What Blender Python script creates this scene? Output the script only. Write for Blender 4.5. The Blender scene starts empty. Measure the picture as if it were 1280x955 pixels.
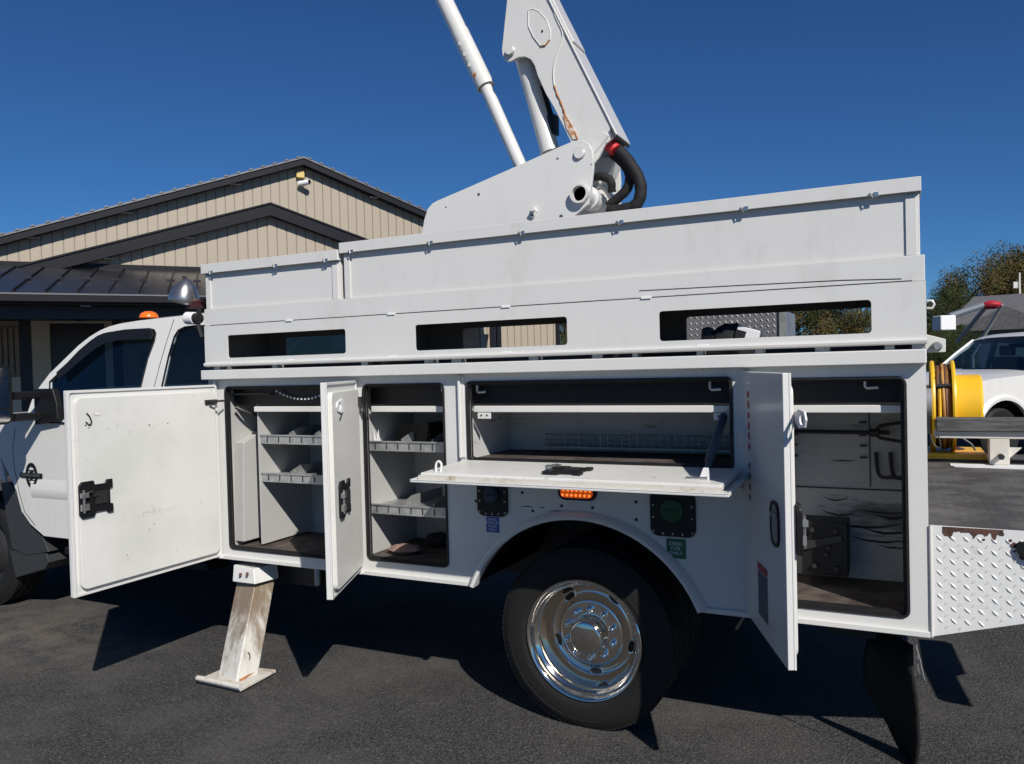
import bpy, bmesh, math, random
from mathutils import Vector, Matrix
from mathutils.geometry import tessellate_polygon
R = math.radians
PI = math.pi
random.seed(7)
scene = bpy.context.scene
COL = scene.collection

# ------------------------------------------------------------------ camera, sky, sun
cam = bpy.data.cameras.new('camera'); camo = bpy.data.objects.new('camera', cam); COL.objects.link(camo)
_m = [[0.897225, 0.015254, 0.441311], [0.440782, 0.028902, -0.897149], [-0.02644, 0.999466, 0.019208]]
camo.matrix_world = Matrix.Translation([0, -3.2261, 1.6035]) @ Matrix(_m).to_4x4()
cam.sensor_width = 36; cam.lens = 27.986; cam.clip_start = 0.05; cam.clip_end = 2000
scene.camera = camo
SUN = Vector((0.60, -0.515, 0.60)).normalized()
world = bpy.data.worlds.new('World'); scene.world = world; world.use_nodes = True
wn = world.node_tree; wn.nodes.clear()
sky = wn.nodes.new('ShaderNodeTexSky'); sky.sky_type = 'NISHITA'; sky.sun_disc = False
sky.sun_elevation = math.asin(SUN.z); sky.sun_rotation = math.atan2(SUN.x, SUN.y)
sky.altitude = 1500; sky.air_density = 1.0; sky.dust_density = 0.2; sky.ozone_density = 3.0
bg = wn.nodes.new('ShaderNodeBackground'); bg.inputs['Strength'].default_value = 0.055
wo = wn.nodes.new('ShaderNodeOutputWorld')
tint = wn.nodes.new('ShaderNodeMix'); tint.data_type = 'RGBA'; tint.blend_type = 'MULTIPLY'; tint.inputs['Factor'].default_value = 1.0; tint.inputs['B'].default_value = (0.38, 0.78, 1.22, 1)
wn.links.new(sky.outputs[0], tint.inputs['A']); wn.links.new(tint.outputs['Result'], bg.inputs[0]); wn.links.new(bg.outputs[0], wo.inputs[0])
sl = bpy.data.lights.new('sun', 'SUN'); sl.energy = 5.0; sl.angle = R(0.5); sl.color = (1.0, 0.955, 0.885)
so = bpy.data.objects.new('sun', sl); COL.objects.link(so); so.rotation_euler = SUN.to_track_quat('Z', 'Y').to_euler()
scene.view_settings.view_transform = 'Standard'; scene.view_settings.look = 'None'
scene.view_settings.exposure = 0.0; scene.view_settings.gamma = 1.0; scene.view_settings.use_curve_mapping = False
scene.render.resolution_x = 1024; scene.render.resolution_y = 764
scene.render.engine = 'CYCLES'

# ------------------------------------------------------------------ materials
MATS = {}
def mat(name, col, rough=0.5, metal=0.0, dirt=None, dirt_amt=0.0, dirt_scale=3.0, bump=0.0, bump_scale=40.0,
        col2=None, mix_scale=6.0, spec=0.5, coat=0.0, trans=0.0, emit=0.0, stretch=(1, 1, 1), sharp=(0.55, 0.75), detail=8, mixr=(0.4, 0.6), zgrad=None, blotch=None):
    m = bpy.data.materials.new(name); m.use_nodes = True; nt = m.node_tree; b = nt.nodes['Principled BSDF']
    b.inputs['Roughness'].default_value = rough; b.inputs['Metallic'].default_value = metal
    b.inputs['Specular IOR Level'].default_value = spec; b.inputs['Coat Weight'].default_value = coat
    b.inputs['Coat Roughness'].default_value = 0.08; b.inputs['Transmission Weight'].default_value = trans
    L = nt.links.new
    tc = nt.nodes.new('ShaderNodeTexCoord'); mp = nt.nodes.new('ShaderNodeMapping'); mp.inputs['Scale'].default_value = stretch
    L(tc.outputs['Object'], mp.inputs[0])
    def noise(s, d=8, r=0.6):
        n = nt.nodes.new('ShaderNodeTexNoise'); n.inputs['Scale'].default_value = s; n.inputs['Detail'].default_value = d
        n.inputs['Roughness'].default_value = r; L(mp.outputs[0], n.inputs['Vector']); return n
    def ramp(src, a, bb):
        r = nt.nodes.new('ShaderNodeMapRange'); r.interpolation_type = 'SMOOTHSTEP'; r.inputs['From Min'].default_value = a; r.inputs['From Max'].default_value = bb
        L(src, r.inputs['Value']); return r
    def mix(a, bb, f):
        x = nt.nodes.new('ShaderNodeMix'); x.data_type = 'RGBA'
        if isinstance(a, tuple): x.inputs['A'].default_value = (*a, 1)
        else: L(a, x.inputs['A'])
        if isinstance(bb, tuple): x.inputs['B'].default_value = (*bb, 1)
        else: L(bb, x.inputs['B'])
        if isinstance(f, float): x.inputs['Factor'].default_value = f
        else: L(f, x.inputs['Factor'])
        return x.outputs['Result']
    cur = col
    if col2: cur = mix(cur, col2, ramp(noise(mix_scale, detail).outputs['Fac'], *mixr).outputs[0])
    if dirt:
        src = noise(dirt_scale, 12, 0.72).outputs['Fac']
        if zgrad:
            sx = nt.nodes.new('ShaderNodeSeparateXYZ'); L(tc.outputs['Object'], sx.inputs[0])
            zr = nt.nodes.new('ShaderNodeMapRange'); zr.inputs['From Min'].default_value = zgrad[0]; zr.inputs['From Max'].default_value = zgrad[1]; zr.inputs['To Min'].default_value = zgrad[2]; zr.inputs['To Max'].default_value = zgrad[3]
            L(sx.outputs['Z'], zr.inputs['Value']); ad = nt.nodes.new('ShaderNodeMath'); L(src, ad.inputs[0]); L(zr.outputs[0], ad.inputs[1]); src = ad.outputs[0]
        if blotch:
            (bx, by_, bz_, sx_, sz_, amt) = blotch
            vs = nt.nodes.new('ShaderNodeVectorMath'); vs.operation = 'SUBTRACT'; vs.inputs[1].default_value = (bx, by_, bz_); L(tc.outputs['Object'], vs.inputs[0])
            vm = nt.nodes.new('ShaderNodeVectorMath'); vm.operation = 'MULTIPLY'; vm.inputs[1].default_value = (1 / sx_, 0, 1 / sz_); L(vs.outputs[0], vm.inputs[0])
            vl = nt.nodes.new('ShaderNodeVectorMath'); vl.operation = 'LENGTH'; L(vm.outputs[0], vl.inputs[0])
            zr = nt.nodes.new('ShaderNodeMapRange'); zr.interpolation_type = 'SMOOTHSTEP'; zr.inputs['From Min'].default_value = 0.2; zr.inputs['From Max'].default_value = 1.2; zr.inputs['To Min'].default_value = amt; zr.inputs['To Max'].default_value = 0.0
            L(vl.outputs['Value'], zr.inputs['Value']); ad = nt.nodes.new('ShaderNodeMath'); L(src, ad.inputs[0]); L(zr.outputs[0], ad.inputs[1]); src = ad.outputs[0]
        r = ramp(src, *sharp)
        mm = nt.nodes.new('ShaderNodeMath'); mm.operation = 'MULTIPLY'; mm.inputs[1].default_value = dirt_amt; L(r.outputs[0], mm.inputs[0])
        cur = mix(cur, dirt, mm.outputs[0])
    if isinstance(cur, tuple): b.inputs['Base Color'].default_value = (*cur, 1)
    else: L(cur, b.inputs['Base Color'])
    if bump:
        bp = nt.nodes.new('ShaderNodeBump'); bp.inputs['Strength'].default_value = bump; bp.inputs['Distance'].default_value = 0.01
        L(noise(bump_scale, 6).outputs['Fac'], bp.inputs['Height']); L(bp.outputs[0], b.inputs['Normal'])
    if emit:
        b.inputs['Emission Color'].default_value = (*col, 1); b.inputs['Emission Strength'].default_value = emit
    MATS[name] = m; m['nt'] = 1
    return m
WHITE = (0.655, 0.645, 0.618)
M_paint = mat('white_enamel', WHITE, 0.27, dirt=(0.40, 0.38, 0.34), dirt_amt=0.4, dirt_scale=3.0, sharp=(0.5, 0.8), bump=0.10, bump_scale=3.5, coat=0.25, stretch=(1.6, 1.6, 0.6))
M_body = mat('white_body_paint', (0.645, 0.64, 0.62), 0.35, dirt=(0.28, 0.25, 0.22), dirt_amt=0.55, dirt_scale=5, sharp=(0.58, 0.8), bump=0.10, bump_scale=4, coat=0.2, stretch=(1.4, 1.4, 0.7))
M_worn = mat('worn_white_door_lining', (0.71, 0.70, 0.665), 0.42, dirt=(0.22, 0.19, 0.15), dirt_amt=0.8, dirt_scale=15, sharp=(0.60, 0.76), col2=(0.60, 0.60, 0.56), mix_scale=1.8, mixr=(0.35, 0.7), bump=0.05, bump_scale=30)
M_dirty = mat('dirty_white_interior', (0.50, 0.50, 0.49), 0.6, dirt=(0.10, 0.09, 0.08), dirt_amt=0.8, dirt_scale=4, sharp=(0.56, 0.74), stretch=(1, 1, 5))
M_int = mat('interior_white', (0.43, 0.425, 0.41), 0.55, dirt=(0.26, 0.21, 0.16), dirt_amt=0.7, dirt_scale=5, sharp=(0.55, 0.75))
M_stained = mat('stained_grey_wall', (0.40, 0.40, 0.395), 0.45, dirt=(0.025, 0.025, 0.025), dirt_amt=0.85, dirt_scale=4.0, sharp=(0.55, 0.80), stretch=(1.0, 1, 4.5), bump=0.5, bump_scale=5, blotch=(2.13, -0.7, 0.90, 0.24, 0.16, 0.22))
M_floor = mat('rusty_cabinet_floor', (0.10, 0.08, 0.07), 0.8, col2=(0.05, 0.035, 0.03), mix_scale=9, bump=0.3, bump_scale=50)
M_seal = mat('black_rubber_seal', (0.009, 0.009, 0.010), 0.6, dirt=(0.08, 0.065, 0.05), dirt_amt=0.35, dirt_scale=8)
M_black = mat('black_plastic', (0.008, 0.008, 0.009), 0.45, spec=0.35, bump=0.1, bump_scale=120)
M_dark = mat('dark_steel', (0.03, 0.03, 0.03), 0.5, metal=0.3, dirt=(0.14, 0.10, 0.07), dirt_amt=0.3, dirt_scale=12)
M_galv = mat('galvanised_steel', (0.42, 0.43, 0.43), 0.45, metal=0.55, col2=(0.32, 0.33, 0.33), mix_scale=22)
M_lampm = mat('dull_chrome', (0.42, 0.41, 0.40), 0.28, metal=0.9)
M_darkw = mat('shade_dark_interior', (0.15, 0.145, 0.14), 0.8)  # white paint darkened in colour to stand for shade behind the slots
M_chrome = mat('polished_metal', (0.78, 0.73, 0.66), 0.085, metal=1.0, bump=0.03, bump_scale=14)
M_steel = mat('bright_steel', (0.55, 0.54, 0.52), 0.3, metal=0.9)
M_tyre = mat('tyre_rubber', (0.010, 0.010, 0.0098), 0.7, spec=0.35, dirt=(0.035, 0.031, 0.027), dirt_amt=0.35, dirt_scale=6, bump=0.2, bump_scale=60)
M_glass = mat('tinted_glass', (0.02, 0.03, 0.04), 0.03, spec=0.5)
M_trim = mat('black_building_trim', (0.009, 0.009, 0.013), 0.45, spec=0.22, bump=0.04, bump_scale=6)
M_roofm = mat('dark_metal_roofing', (0.026, 0.024, 0.028), 0.30, metal=0.3, bump=0.1, bump_scale=3, dirt=(0.2, 0.19, 0.19), dirt_amt=0.25, dirt_scale=2, stretch=(3, 0.5, 1))
M_roofl = mat('grey_corrugated_roof', (0.16, 0.16, 0.165), 0.4, metal=0.5, dirt=(0.08, 0.08, 0.08), dirt_amt=0.6, dirt_scale=2)
M_siding = mat('tan_metal_siding', (0.36, 0.305, 0.235), 0.45, dirt=(0.30, 0.255, 0.195), dirt_amt=0.5, dirt_scale=1.5, bump=0.03, bump_scale=3)
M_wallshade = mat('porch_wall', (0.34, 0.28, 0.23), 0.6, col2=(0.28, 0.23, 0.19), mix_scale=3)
M_trimtan = mat('tan_door_casing', (0.62, 0.54, 0.43), 0.5)
M_doord = mat('dark_door', (0.012, 0.013, 0.02), 0.3)
M_post = mat('dark_post', (0.012, 0.012, 0.016), 0.5)
M_rust = mat('rust', (0.26, 0.09, 0.025), 0.85, col2=(0.42, 0.17, 0.05), mix_scale=30, bump=0.3, bump_scale=80)
M_rustd = mat('dark_rust', (0.06, 0.03, 0.022), 0.9, col2=(0.11, 0.05, 0.035), mix_scale=25, bump=0.4, bump_scale=90)
M_rustpaint = mat('rust_streaked_white', (0.60, 0.58, 0.53), 0.40, dirt=(0.17, 0.115, 0.065), dirt_amt=0.9, dirt_scale=5, sharp=(0.36, 0.66), zgrad=(0.06, 0.46, -0.14, 0.20), stretch=(2.2, 2.2, 0.8), bump=0.1, bump_scale=40)
M_rustpaint2 = mat('rust_edged_pad', (0.60, 0.57, 0.51), 0.5, dirt=(0.30, 0.16, 0.06), dirt_amt=0.8, dirt_scale=10, sharp=(0.5, 0.7), bump=0.2, bump_scale=60)
M_amber = mat('amber_lens', (0.85, 0.16, 0.01), 0.25, coat=0.4)
M_led = mat('lit_amber_led', (1.0, 0.22, 0.03), 0.4, emit=1.3)
M_ledring = mat('amber_lamp_body', (0.75, 0.12, 0.01), 0.3, emit=0.30)
M_red = mat('red_tape', (0.6, 0.03, 0.03), 0.5)
M_blue = mat('blue_sticker', (0.012, 0.07, 0.30), 0.5)
M_green = mat('green_sticker', (0.01, 0.12, 0.05), 0.5)
M_greencap = mat('green_cap', (0.008, 0.075, 0.03), 0.5)
M_bluecap = mat('blue_cap', (0.015, 0.03, 0.06), 0.5)
M_letter = mat('white_lettering', (0.65, 0.68, 0.68), 0.6)
M_redletter = mat('red_lettering', (0.35, 0.02, 0.04), 0.6)
M_dkletter = mat('dark_lettering', (0.05, 0.07, 0.10), 0.6)
M_yellow = mat('yellow_paint', (0.78, 0.46, 0.02), 0.4, dirt=(0.45, 0.24, 0.03), dirt_amt=0.5, dirt_scale=8)
M_rope = mat('orange_hose', (0.35, 0.16, 0.05), 0.6, col2=(0.5, 0.27, 0.06), mix_scale=12)
M_ropeb = mat('brown_hose', (0.12, 0.05, 0.025), 0.6)
M_plank = mat('weathered_grey_plank', (0.12, 0.12, 0.12), 0.85, col2=(0.06, 0.06, 0.06), mix_scale=5, stretch=(1, 6, 12), bump=0.4, bump_scale=20)
M_cream = mat('cream_steel', (0.62, 0.59, 0.52), 0.45, dirt=(0.35, 0.32, 0.27), dirt_amt=0.5, dirt_scale=7)
M_tail = mat('worn_checker_deck', (0.10, 0.095, 0.09), 0.75, col2=(0.055, 0.05, 0.048), mix_scale=5, dirt=(0.17, 0.16, 0.14), dirt_amt=0.6, dirt_scale=14, bump=0.3, bump_scale=70)
M_alum = mat('aluminium_treadplate', (0.42, 0.42, 0.44), 0.42, metal=0.75, col2=(0.34, 0.34, 0.37), mix_scale=10)
M_treadw = mat('white_treadplate', (0.70, 0.70, 0.68), 0.42, dirt=(0.45, 0.43, 0.38), dirt_amt=0.5, dirt_scale=16)
M_cloth = mat('black_cloth', (0.010, 0.010, 0.014), 0.85, bump=0.3, bump_scale=60)
M_carton = mat('white_card', (0.75, 0.75, 0.75), 0.6)
M_rag = mat('pink_rag', (0.30, 0.20, 0.17), 0.9, col2=(0.22, 0.14, 0.12), mix_scale=20, bump=0.4, bump_scale=80)
M_hose = mat('black_hose', (0.006, 0.006, 0.007), 0.75, bump=0.3, bump_scale=90)
M_seat = mat('grey_seat', (0.12, 0.11, 0.11), 0.8)
M_shingle = mat('grey_shingles', (0.14, 0.135, 0.14), 0.85, col2=(0.10, 0.10, 0.105), mix_scale=5, bump=0.3, bump_scale=12)
M_house = mat('shade_navy_house_wall', (0.10, 0.12, 0.15), 0.7)  # the wall's navy shade is put into its colour
M_grass = mat('dry_grass', (0.055, 0.07, 0.025), 0.95, col2=(0.11, 0.10, 0.045), mix_scale=0.4, bump=0.6, bump_scale=8)
M_bark = mat('bark', (0.07, 0.055, 0.04), 0.9)
M_gsteel = mat('grey_boom_steel', (0.13, 0.15, 0.18), 0.5)
M_red2 = mat('red_cloth', (0.40, 0.015, 0.03), 0.7)
M_lampy = mat('yellowed_lamp', (0.62, 0.45, 0.16), 0.4)
M_pipe = mat('grey_motor', (0.33, 0.34, 0.34), 0.4, metal=0.3)

def leafmat(name, a, b):
    m = bpy.data.materials.new(name); m.use_nodes = True; nt = m.node_tree; p = nt.nodes['Principled BSDF']
    p.inputs['Roughness'].default_value = 0.75; p.inputs['Specular IOR Level'].default_value = 0.25
    tc = nt.nodes.new('ShaderNodeTexCoord'); n = nt.nodes.new('ShaderNodeTexNoise'); n.inputs['Scale'].default_value = 0.9; n.inputs['Detail'].default_value = 5
    mx = nt.nodes.new('ShaderNodeMix'); mx.data_type = 'RGBA'; mr = nt.nodes.new('ShaderNodeMapRange'); mr.inputs['From Min'].default_value = 0.38; mr.inputs['From Max'].default_value = 0.62
    nt.links.new(tc.outputs['Object'], n.inputs['Vector']); nt.links.new(n.outputs['Fac'], mr.inputs['Value']); nt.links.new(mr.outputs[0], mx.inputs['Factor'])
    mx.inputs['A'].default_value = (*a, 1); mx.inputs['B'].default_value = (*b, 1); nt.links.new(mx.outputs['Result'], p.inputs['Base Color'])
    return m
M_leaf = leafmat('autumn_leaves', (0.045, 0.055, 0.015), (0.14, 0.095, 0.03))
M_leafg = leafmat('green_leaves', (0.03, 0.045, 0.012), (0.06, 0.075, 0.022))

def asphalt():
    m = bpy.data.materials.new('asphalt'); m.use_nodes = True; nt = m.node_tree; b = nt.nodes['Principled BSDF']; L = nt.links.new
    b.inputs['Roughness'].default_value = 0.82; b.inputs['Specular IOR Level'].default_value = 0.3
    tc = nt.nodes.new('ShaderNodeTexCoord')
    def noise(s, d, r=0.6, typ='n'):
        n = nt.nodes.new('ShaderNodeTexNoise'); n.inputs['Scale'].default_value = s; n.inputs['Detail'].default_value = d; n.inputs['Roughness'].default_value = r
        L(tc.outputs['Object'], n.inputs['Vector']); return n.outputs['Fac']
    def rng(src, a, bb, c=0.0, d=1.0):
        r = nt.nodes.new('ShaderNodeMapRange'); r.inputs['From Min'].default_value = a; r.inputs['From Max'].default_value = bb
        r.inputs['To Min'].default_value = c; r.inputs['To Max'].default_value = d; L(src, r.inputs['Value']); return r.outputs[0]
    def mix(a, bb, f):
        x = nt.nodes.new('ShaderNodeMix'); x.data_type = 'RGBA'
        for k, v in (('A', a), ('B', bb)):
            if isinstance(v, tuple): x.inputs[k].default_value = (*v, 1)
            else: L(v, x.inputs[k])
        L(f, x.inputs['Factor']); return x.outputs['Result']
    v = nt.nodes.new('ShaderNodeTexVoronoi'); v.inputs['Scale'].default_value = 170; L(tc.outputs['Object'], v.inputs['Vector'])
    sep = nt.nodes.new('ShaderNodeSeparateColor'); L(v.outputs['Color'], sep.inputs[0])
    c = mix((0.030, 0.029, 0.029), (0.100, 0.096, 0.093), rng(sep.outputs[0], 0.2, 1.0))
    c = mix(c, (0.17, 0.16, 0.15), rng(sep.outputs[1], 0.93, 0.99))
    c = mix(c, (0.014, 0.014, 0.015), rng(noise(75, 4, 0.7), 0.47, 0.60, 0, 0.75))
    c = mix(c, (0.12, 0.115, 0.11), rng(noise(55, 5, 0.75), 0.56, 0.72, 0, 0.8))
    c = mix(c, (0.115, 0.108, 0.10), rng(noise(0.9, 10, 0.68), 0.46, 0.68, 0, 0.65))
    c = mix(c, (0.16, 0.15, 0.135), rng(noise(2.6, 12, 0.75), 0.60, 0.74, 0, 0.55))
    c = mix(c, (0.018, 0.018, 0.019), rng(noise(0.55, 6, 0.6), 0.55, 0.72, 0, 0.55))
    c = mix(c, (0.15, 0.14, 0.125), rng(noise(7, 12, 0.8), 0.66, 0.76, 0, 0.5))
    # pale dusty patch by the front wheel and a faint scuff line
    sx = nt.nodes.new('ShaderNodeVectorMath'); sx.operation = 'SUBTRACT'; sx.inputs[1].default_value = (-5.1, -0.1, 0); L(tc.outputs['Object'], sx.inputs[0])
    sc = nt.nodes.new('ShaderNodeVectorMath'); sc.operation = 'MULTIPLY'; sc.inputs[1].default_value = (0.8, 1.5, 0); L(sx.outputs[0], sc.inputs[0])
    ln = nt.nodes.new('ShaderNodeVectorMath'); ln.operation = 'LENGTH'; L(sc.outputs[0], ln.inputs[0])
    mm = nt.nodes.new('ShaderNodeMath'); mm.operation = 'MULTIPLY'; L(rng(ln.outputs['Value'], 1.2, 0.2, 0, 0.8), mm.inputs[0]); L(rng(noise(4, 10, 0.7), 0.4, 0.65), mm.inputs[1])
    c = mix(c, (0.17, 0.145, 0.115), mm.outputs[0])
    L(c, b.inputs['Base Color'])
    add = nt.nodes.new('ShaderNodeMath'); add.operation = 'ADD'; L(v.outputs['Distance'], add.inputs[0]); L(noise(60, 4), add.inputs[1])
    bp = nt.nodes.new('ShaderNodeBump'); bp.inputs['Strength'].default_value = 0.7; bp.inputs['Distance'].default_value = 0.006
    L(add.outputs[0], bp.inputs['Height']); L(bp.outputs[0], b.inputs['Normal'])
    return m
M_asphalt = asphalt()

def pane_mat(name, tint, refl, dark=0.0):
    # window glass: see-through tinted pane with a clear reflection
    m = bpy.data.materials.new(name); m.use_nodes = True; nt = m.node_tree; nt.nodes.clear(); L = nt.links.new
    o = nt.nodes.new('ShaderNodeOutputMaterial'); t = nt.nodes.new('ShaderNodeBsdfTransparent'); t.inputs[0].default_value = (*tint, 1)
    g = nt.nodes.new('ShaderNodeBsdfGlossy'); g.inputs['Roughness'].default_value = 0.02; g.inputs[0].default_value = (*refl, 1)
    fr = nt.nodes.new('ShaderNodeFresnel'); fr.inputs[0].default_value = 1.5
    mx = nt.nodes.new('ShaderNodeMixShader'); geo = nt.nodes.new('ShaderNodeNewGeometry'); mb_ = nt.nodes.new('ShaderNodeMath'); mb_.operation = 'SUBTRACT'; mb_.inputs[0].default_value = 1.0; L(geo.outputs['Backfacing'], mb_.inputs[1])
    mf = nt.nodes.new('ShaderNodeMath'); mf.operation = 'MULTIPLY'; L(fr.outputs[0], mf.inputs[0]); L(mb_.outputs[0], mf.inputs[1]); L(mf.outputs[0], mx.inputs[0]); L(t.outputs[0], mx.inputs[1]); L(g.outputs[0], mx.inputs[2]); L(mx.outputs[0], o.inputs[0])
    return m
M_pane = pane_mat('window_tint', (0.60, 0.70, 0.77), (0.9, 0.95, 1.0))

# ------------------------------------------------------------------ mesh helpers
ORG = Vector((0, 0, 0))
def LATHE_T(rows): return rows
class MB:
    def __init__(s, M=None):
        s.bm = bmesh.new(); s.M = M or Matrix.Identity(4)
    def v(s, p): return s.bm.verts.new(s.M @ Vector(p))
    def face(s, vs):
        try: return s.bm.faces.new(vs)
        except ValueError: return None
    def hexa(s, c):
        v = [s.v(p) for p in c]
        for f in ((0, 3, 2, 1), (4, 5, 6, 7), (0, 1, 5, 4), (1, 2, 6, 5), (2, 3, 7, 6), (3, 0, 4, 7)): s.face([v[i] for i in f])
        return s
    def box(s, x0, x1, y0, y1, z0, z1):
        return s.hexa([(x0, y0, z0), (x1, y0, z0), (x1, y1, z0), (x0, y1, z0), (x0, y0, z1), (x1, y0, z1), (x1, y1, z1), (x0, y1, z1)])
    def rings(s, R_, closed=False, cap=True):
        rows = [[s.v(p) for p in r] for r in R_]
        n = len(rows[0]); k = len(rows)
        for i in range(k if closed else k - 1):
            a, b = rows[i], rows[(i + 1) % k]
            for j in range(n): s.face((a[j], a[(j + 1) % n], b[(j + 1) % n], b[j]))
        if cap and not closed: s.face(rows[0][::-1]); s.face(rows[-1])
        return s
    def grid(s, rows):
        V = [[s.v(p) for p in r] for r in rows]
        for i in range(len(V) - 1):
            for j in range(len(V[0]) - 1): s.face((V[i][j], V[i][j + 1], V[i + 1][j + 1], V[i + 1][j]))
        return s
    def tube(s, pts, r, n=10, closed=False, cap=True):
        P = [Vector(p) for p in pts]; rr = r if isinstance(r, (list, tuple)) else [r] * len(P); out = []; k = len(P)
        prev = None
        for i, p in enumerate(P):
            if closed: t = P[(i + 1) % k] - P[i - 1]
            else: t = P[min(i + 1, k - 1)] - P[max(i - 1, 0)]
            t.normalize()
            if prev is None:
                a = Vector((0, 0, 1)) if abs(t.z) < 0.9 else Vector((1, 0, 0))
                u = t.cross(a).normalized()
            else: u = (prev - t * prev.dot(t)).normalized()
            prev = u; w = t.cross(u)
            out.append([p + (u * math.cos(2 * PI * j / n) + w * math.sin(2 * PI * j / n)) * rr[i] for j in range(n)])
        return s.rings(out, closed, cap)
    def cyl(s, a, b, r, r2=None, n=20, cap=True): return s.tube([a, b], [r, r if r2 is None else r2], n, cap=cap)
    def lathe(s, prof, c, axis='y', n=48, closed=False):
        # prof: list of (radius, offset along axis)
        c = Vector(c); rows = []
        for r, o in prof:
            row = []
            for j in range(n):
                a = 2 * PI * j / n
                if axis == 'y': row.append(c + Vector((r * math.cos(a), o, r * math.sin(a))))
                elif axis == 'x': row.append(c + Vector((o, r * math.cos(a), r * math.sin(a))))
                else: row.append(c + Vector((r * math.cos(a), r * math.sin(a), o)))
            rows.append(row)
        # rows run round the axis, each row is the profile
        m_ = len(prof)
        V = [[s.v(p) for p in rr] for rr in LATHE_T(rows)]
        return s._skin(V, closed)
    def _skin(s, V, closed):
        k = len(V); n = len(V[0])
        for i in range(k if closed else k - 1):
            a, b = V[i], V[(i + 1) % k]
            for j in range(n): s.face((a[j], a[(j + 1) % n], b[(j + 1) % n], b[j]))
        return s
    def plate(s, outer, holes=(), a=0.0, b=0.01, f=None):
        # polygon (2D) with holes, extruded between depth a and b. default map: (x, z) in the XZ plane
        f = f or (lambda p, d: (p[0], d, p[1]))
        loops = [list(outer)] + [list(h) for h in holes]
        tris = tessellate_polygon([[Vector((q[0], q[1], 0)) for q in l] for l in loops])
        flat = [q for l in loops for q in l]
        A = [s.v(f(q, a)) for q in flat]; B = [s.v(f(q, b)) for q in flat]
        for t in tris:
            s.face([A[i] for i in t]); s.face([B[i] for i in t][::-1])
        k = 0
        for l in loops:
            n = len(l)
            for i in range(n):
                i2 = (i + 1) % n; s.face((A[k + i], A[k + i2], B[k + i2], B[k + i]))
            k += n
        return s
    def build(s, name, material, parent=None, bevel=0.0, smooth=40, kind=None, segs=2):
        bm = s.bm
        bmesh.ops.recalc_face_normals(bm, faces=bm.faces)
        me = bpy.data.meshes.new(name)
        if parent is not None or ORG.length: bmesh.ops.translate(bm, vec=-ORG, verts=bm.verts)
        bm.to_mesh(me); bm.free()
        if material: me.materials.append(material)
        if smooth:
            me.polygons.foreach_set('use_smooth', [True] * len(me.polygons)); me.set_sharp_from_angle(angle=R(smooth))
        o = bpy.data.objects.new(name, me); COL.objects.link(o)
        if parent is not None: o.parent = parent
        else: o.location = ORG
        if bevel:
            md = o.modifiers.new('bevel', 'BEVEL'); md.width = bevel; md.segments = segs; md.limit_method = 'ANGLE'; md.angle_limit = R(35); md.harden_normals = True
        if kind: o['kind'] = kind
        return o
def thing(name, label, cat, loc, group=None, rot=0.0):
    global ORG
    o = bpy.data.objects.new(name, None); COL.objects.link(o); o.location = loc; o.rotation_euler = (0, 0, rot); o.empty_display_size = 0.2
    o['label'] = label; o['category'] = cat
    if group: o['group'] = group
    ORG = Vector(loc) if not rot else Vector((0, 0, 0))
    return o
def tag(o, label, cat, group=None):
    o['label'] = label; o['category'] = cat
    if group: o['group'] = group
    return o
def rrect(x0, x1, z0, z1, r, n=4):
    out = []
    for cx, cz, a0 in ((x1 - r, z1 - r, 0), (x0 + r, z1 - r, 90), (x0 + r, z0 + r, 180), (x1 - r, z0 + r, 270)):
        for i in range(n + 1):
            a = R(a0 + 90 * i / n); out.append((cx + r * math.cos(a), cz + r * math.sin(a)))
    return out
def smooth_path(P, k=6):
    P = [Vector(p) for p in P]; out = []
    for i in range(len(P) - 1):
        p0, p1, p2, p3 = P[max(i - 1, 0)], P[i], P[i + 1], P[min(i + 2, len(P) - 1)]
        for j in range(k):
            t = j / k
            out.append(0.5 * ((2 * p1) + (p2 - p0) * t + (2 * p0 - 5 * p1 + 4 * p2 - p3) * t * t + (3 * p1 - p0 - 3 * p2 + p3) * t ** 3))
    out.append(P[-1]); return out
def text(name, body, size, M, material, parent, extrude=0.0008, align='CENTER', sx=1.0):
    cu = bpy.data.curves.new(name, 'FONT'); cu.body = body; cu.size = size; cu.extrude = extrude; cu.align_x = align; cu.align_y = 'CENTER'; cu.space_line = 0.95; cu.resolution_u = 2
    tmp = bpy.data.objects.new('tmp', cu); COL.objects.link(tmp)
    dg = bpy.context.evaluated_depsgraph_get(); dg.update()
    me = bpy.data.meshes.new_from_object(tmp.evaluated_get(dg)); me.name = name
    bpy.data.objects.remove(tmp); bpy.data.curves.remove(cu)
    me.transform(Matrix.Translation(-ORG) @ M @ Matrix.Diagonal((sx, 1, 1, 1))); me.materials.clear(); me.materials.append(material)
    o = bpy.data.objects.new(name, me); COL.objects.link(o); o.parent = parent
    return o
def dupe(o, parent, loc):
    c = o.copy(); COL.objects.link(c); c.parent = parent; c.location = loc; return c

# ------------------------------------------------------------------ ground
ORG = Vector((0, 0, 0))
g = MB(); g.grid([[(x, y, -0.012) for x in (-400, -60, -20, 0, 20, 60, 400)] for y in (-400, -40, 0, 40, 120, 400)])
o = g.build('ground', M_asphalt, smooth=0); o['kind'] = 'structure'
g = MB(); g.grid([[(x, y, 0.02) for x in (-390, -60, -10, 30, 80, 390)] for y in (46, 80, 160, 395)])
o = g.build('grass_field', M_grass, smooth=0); o['kind'] = 'structure'

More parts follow.
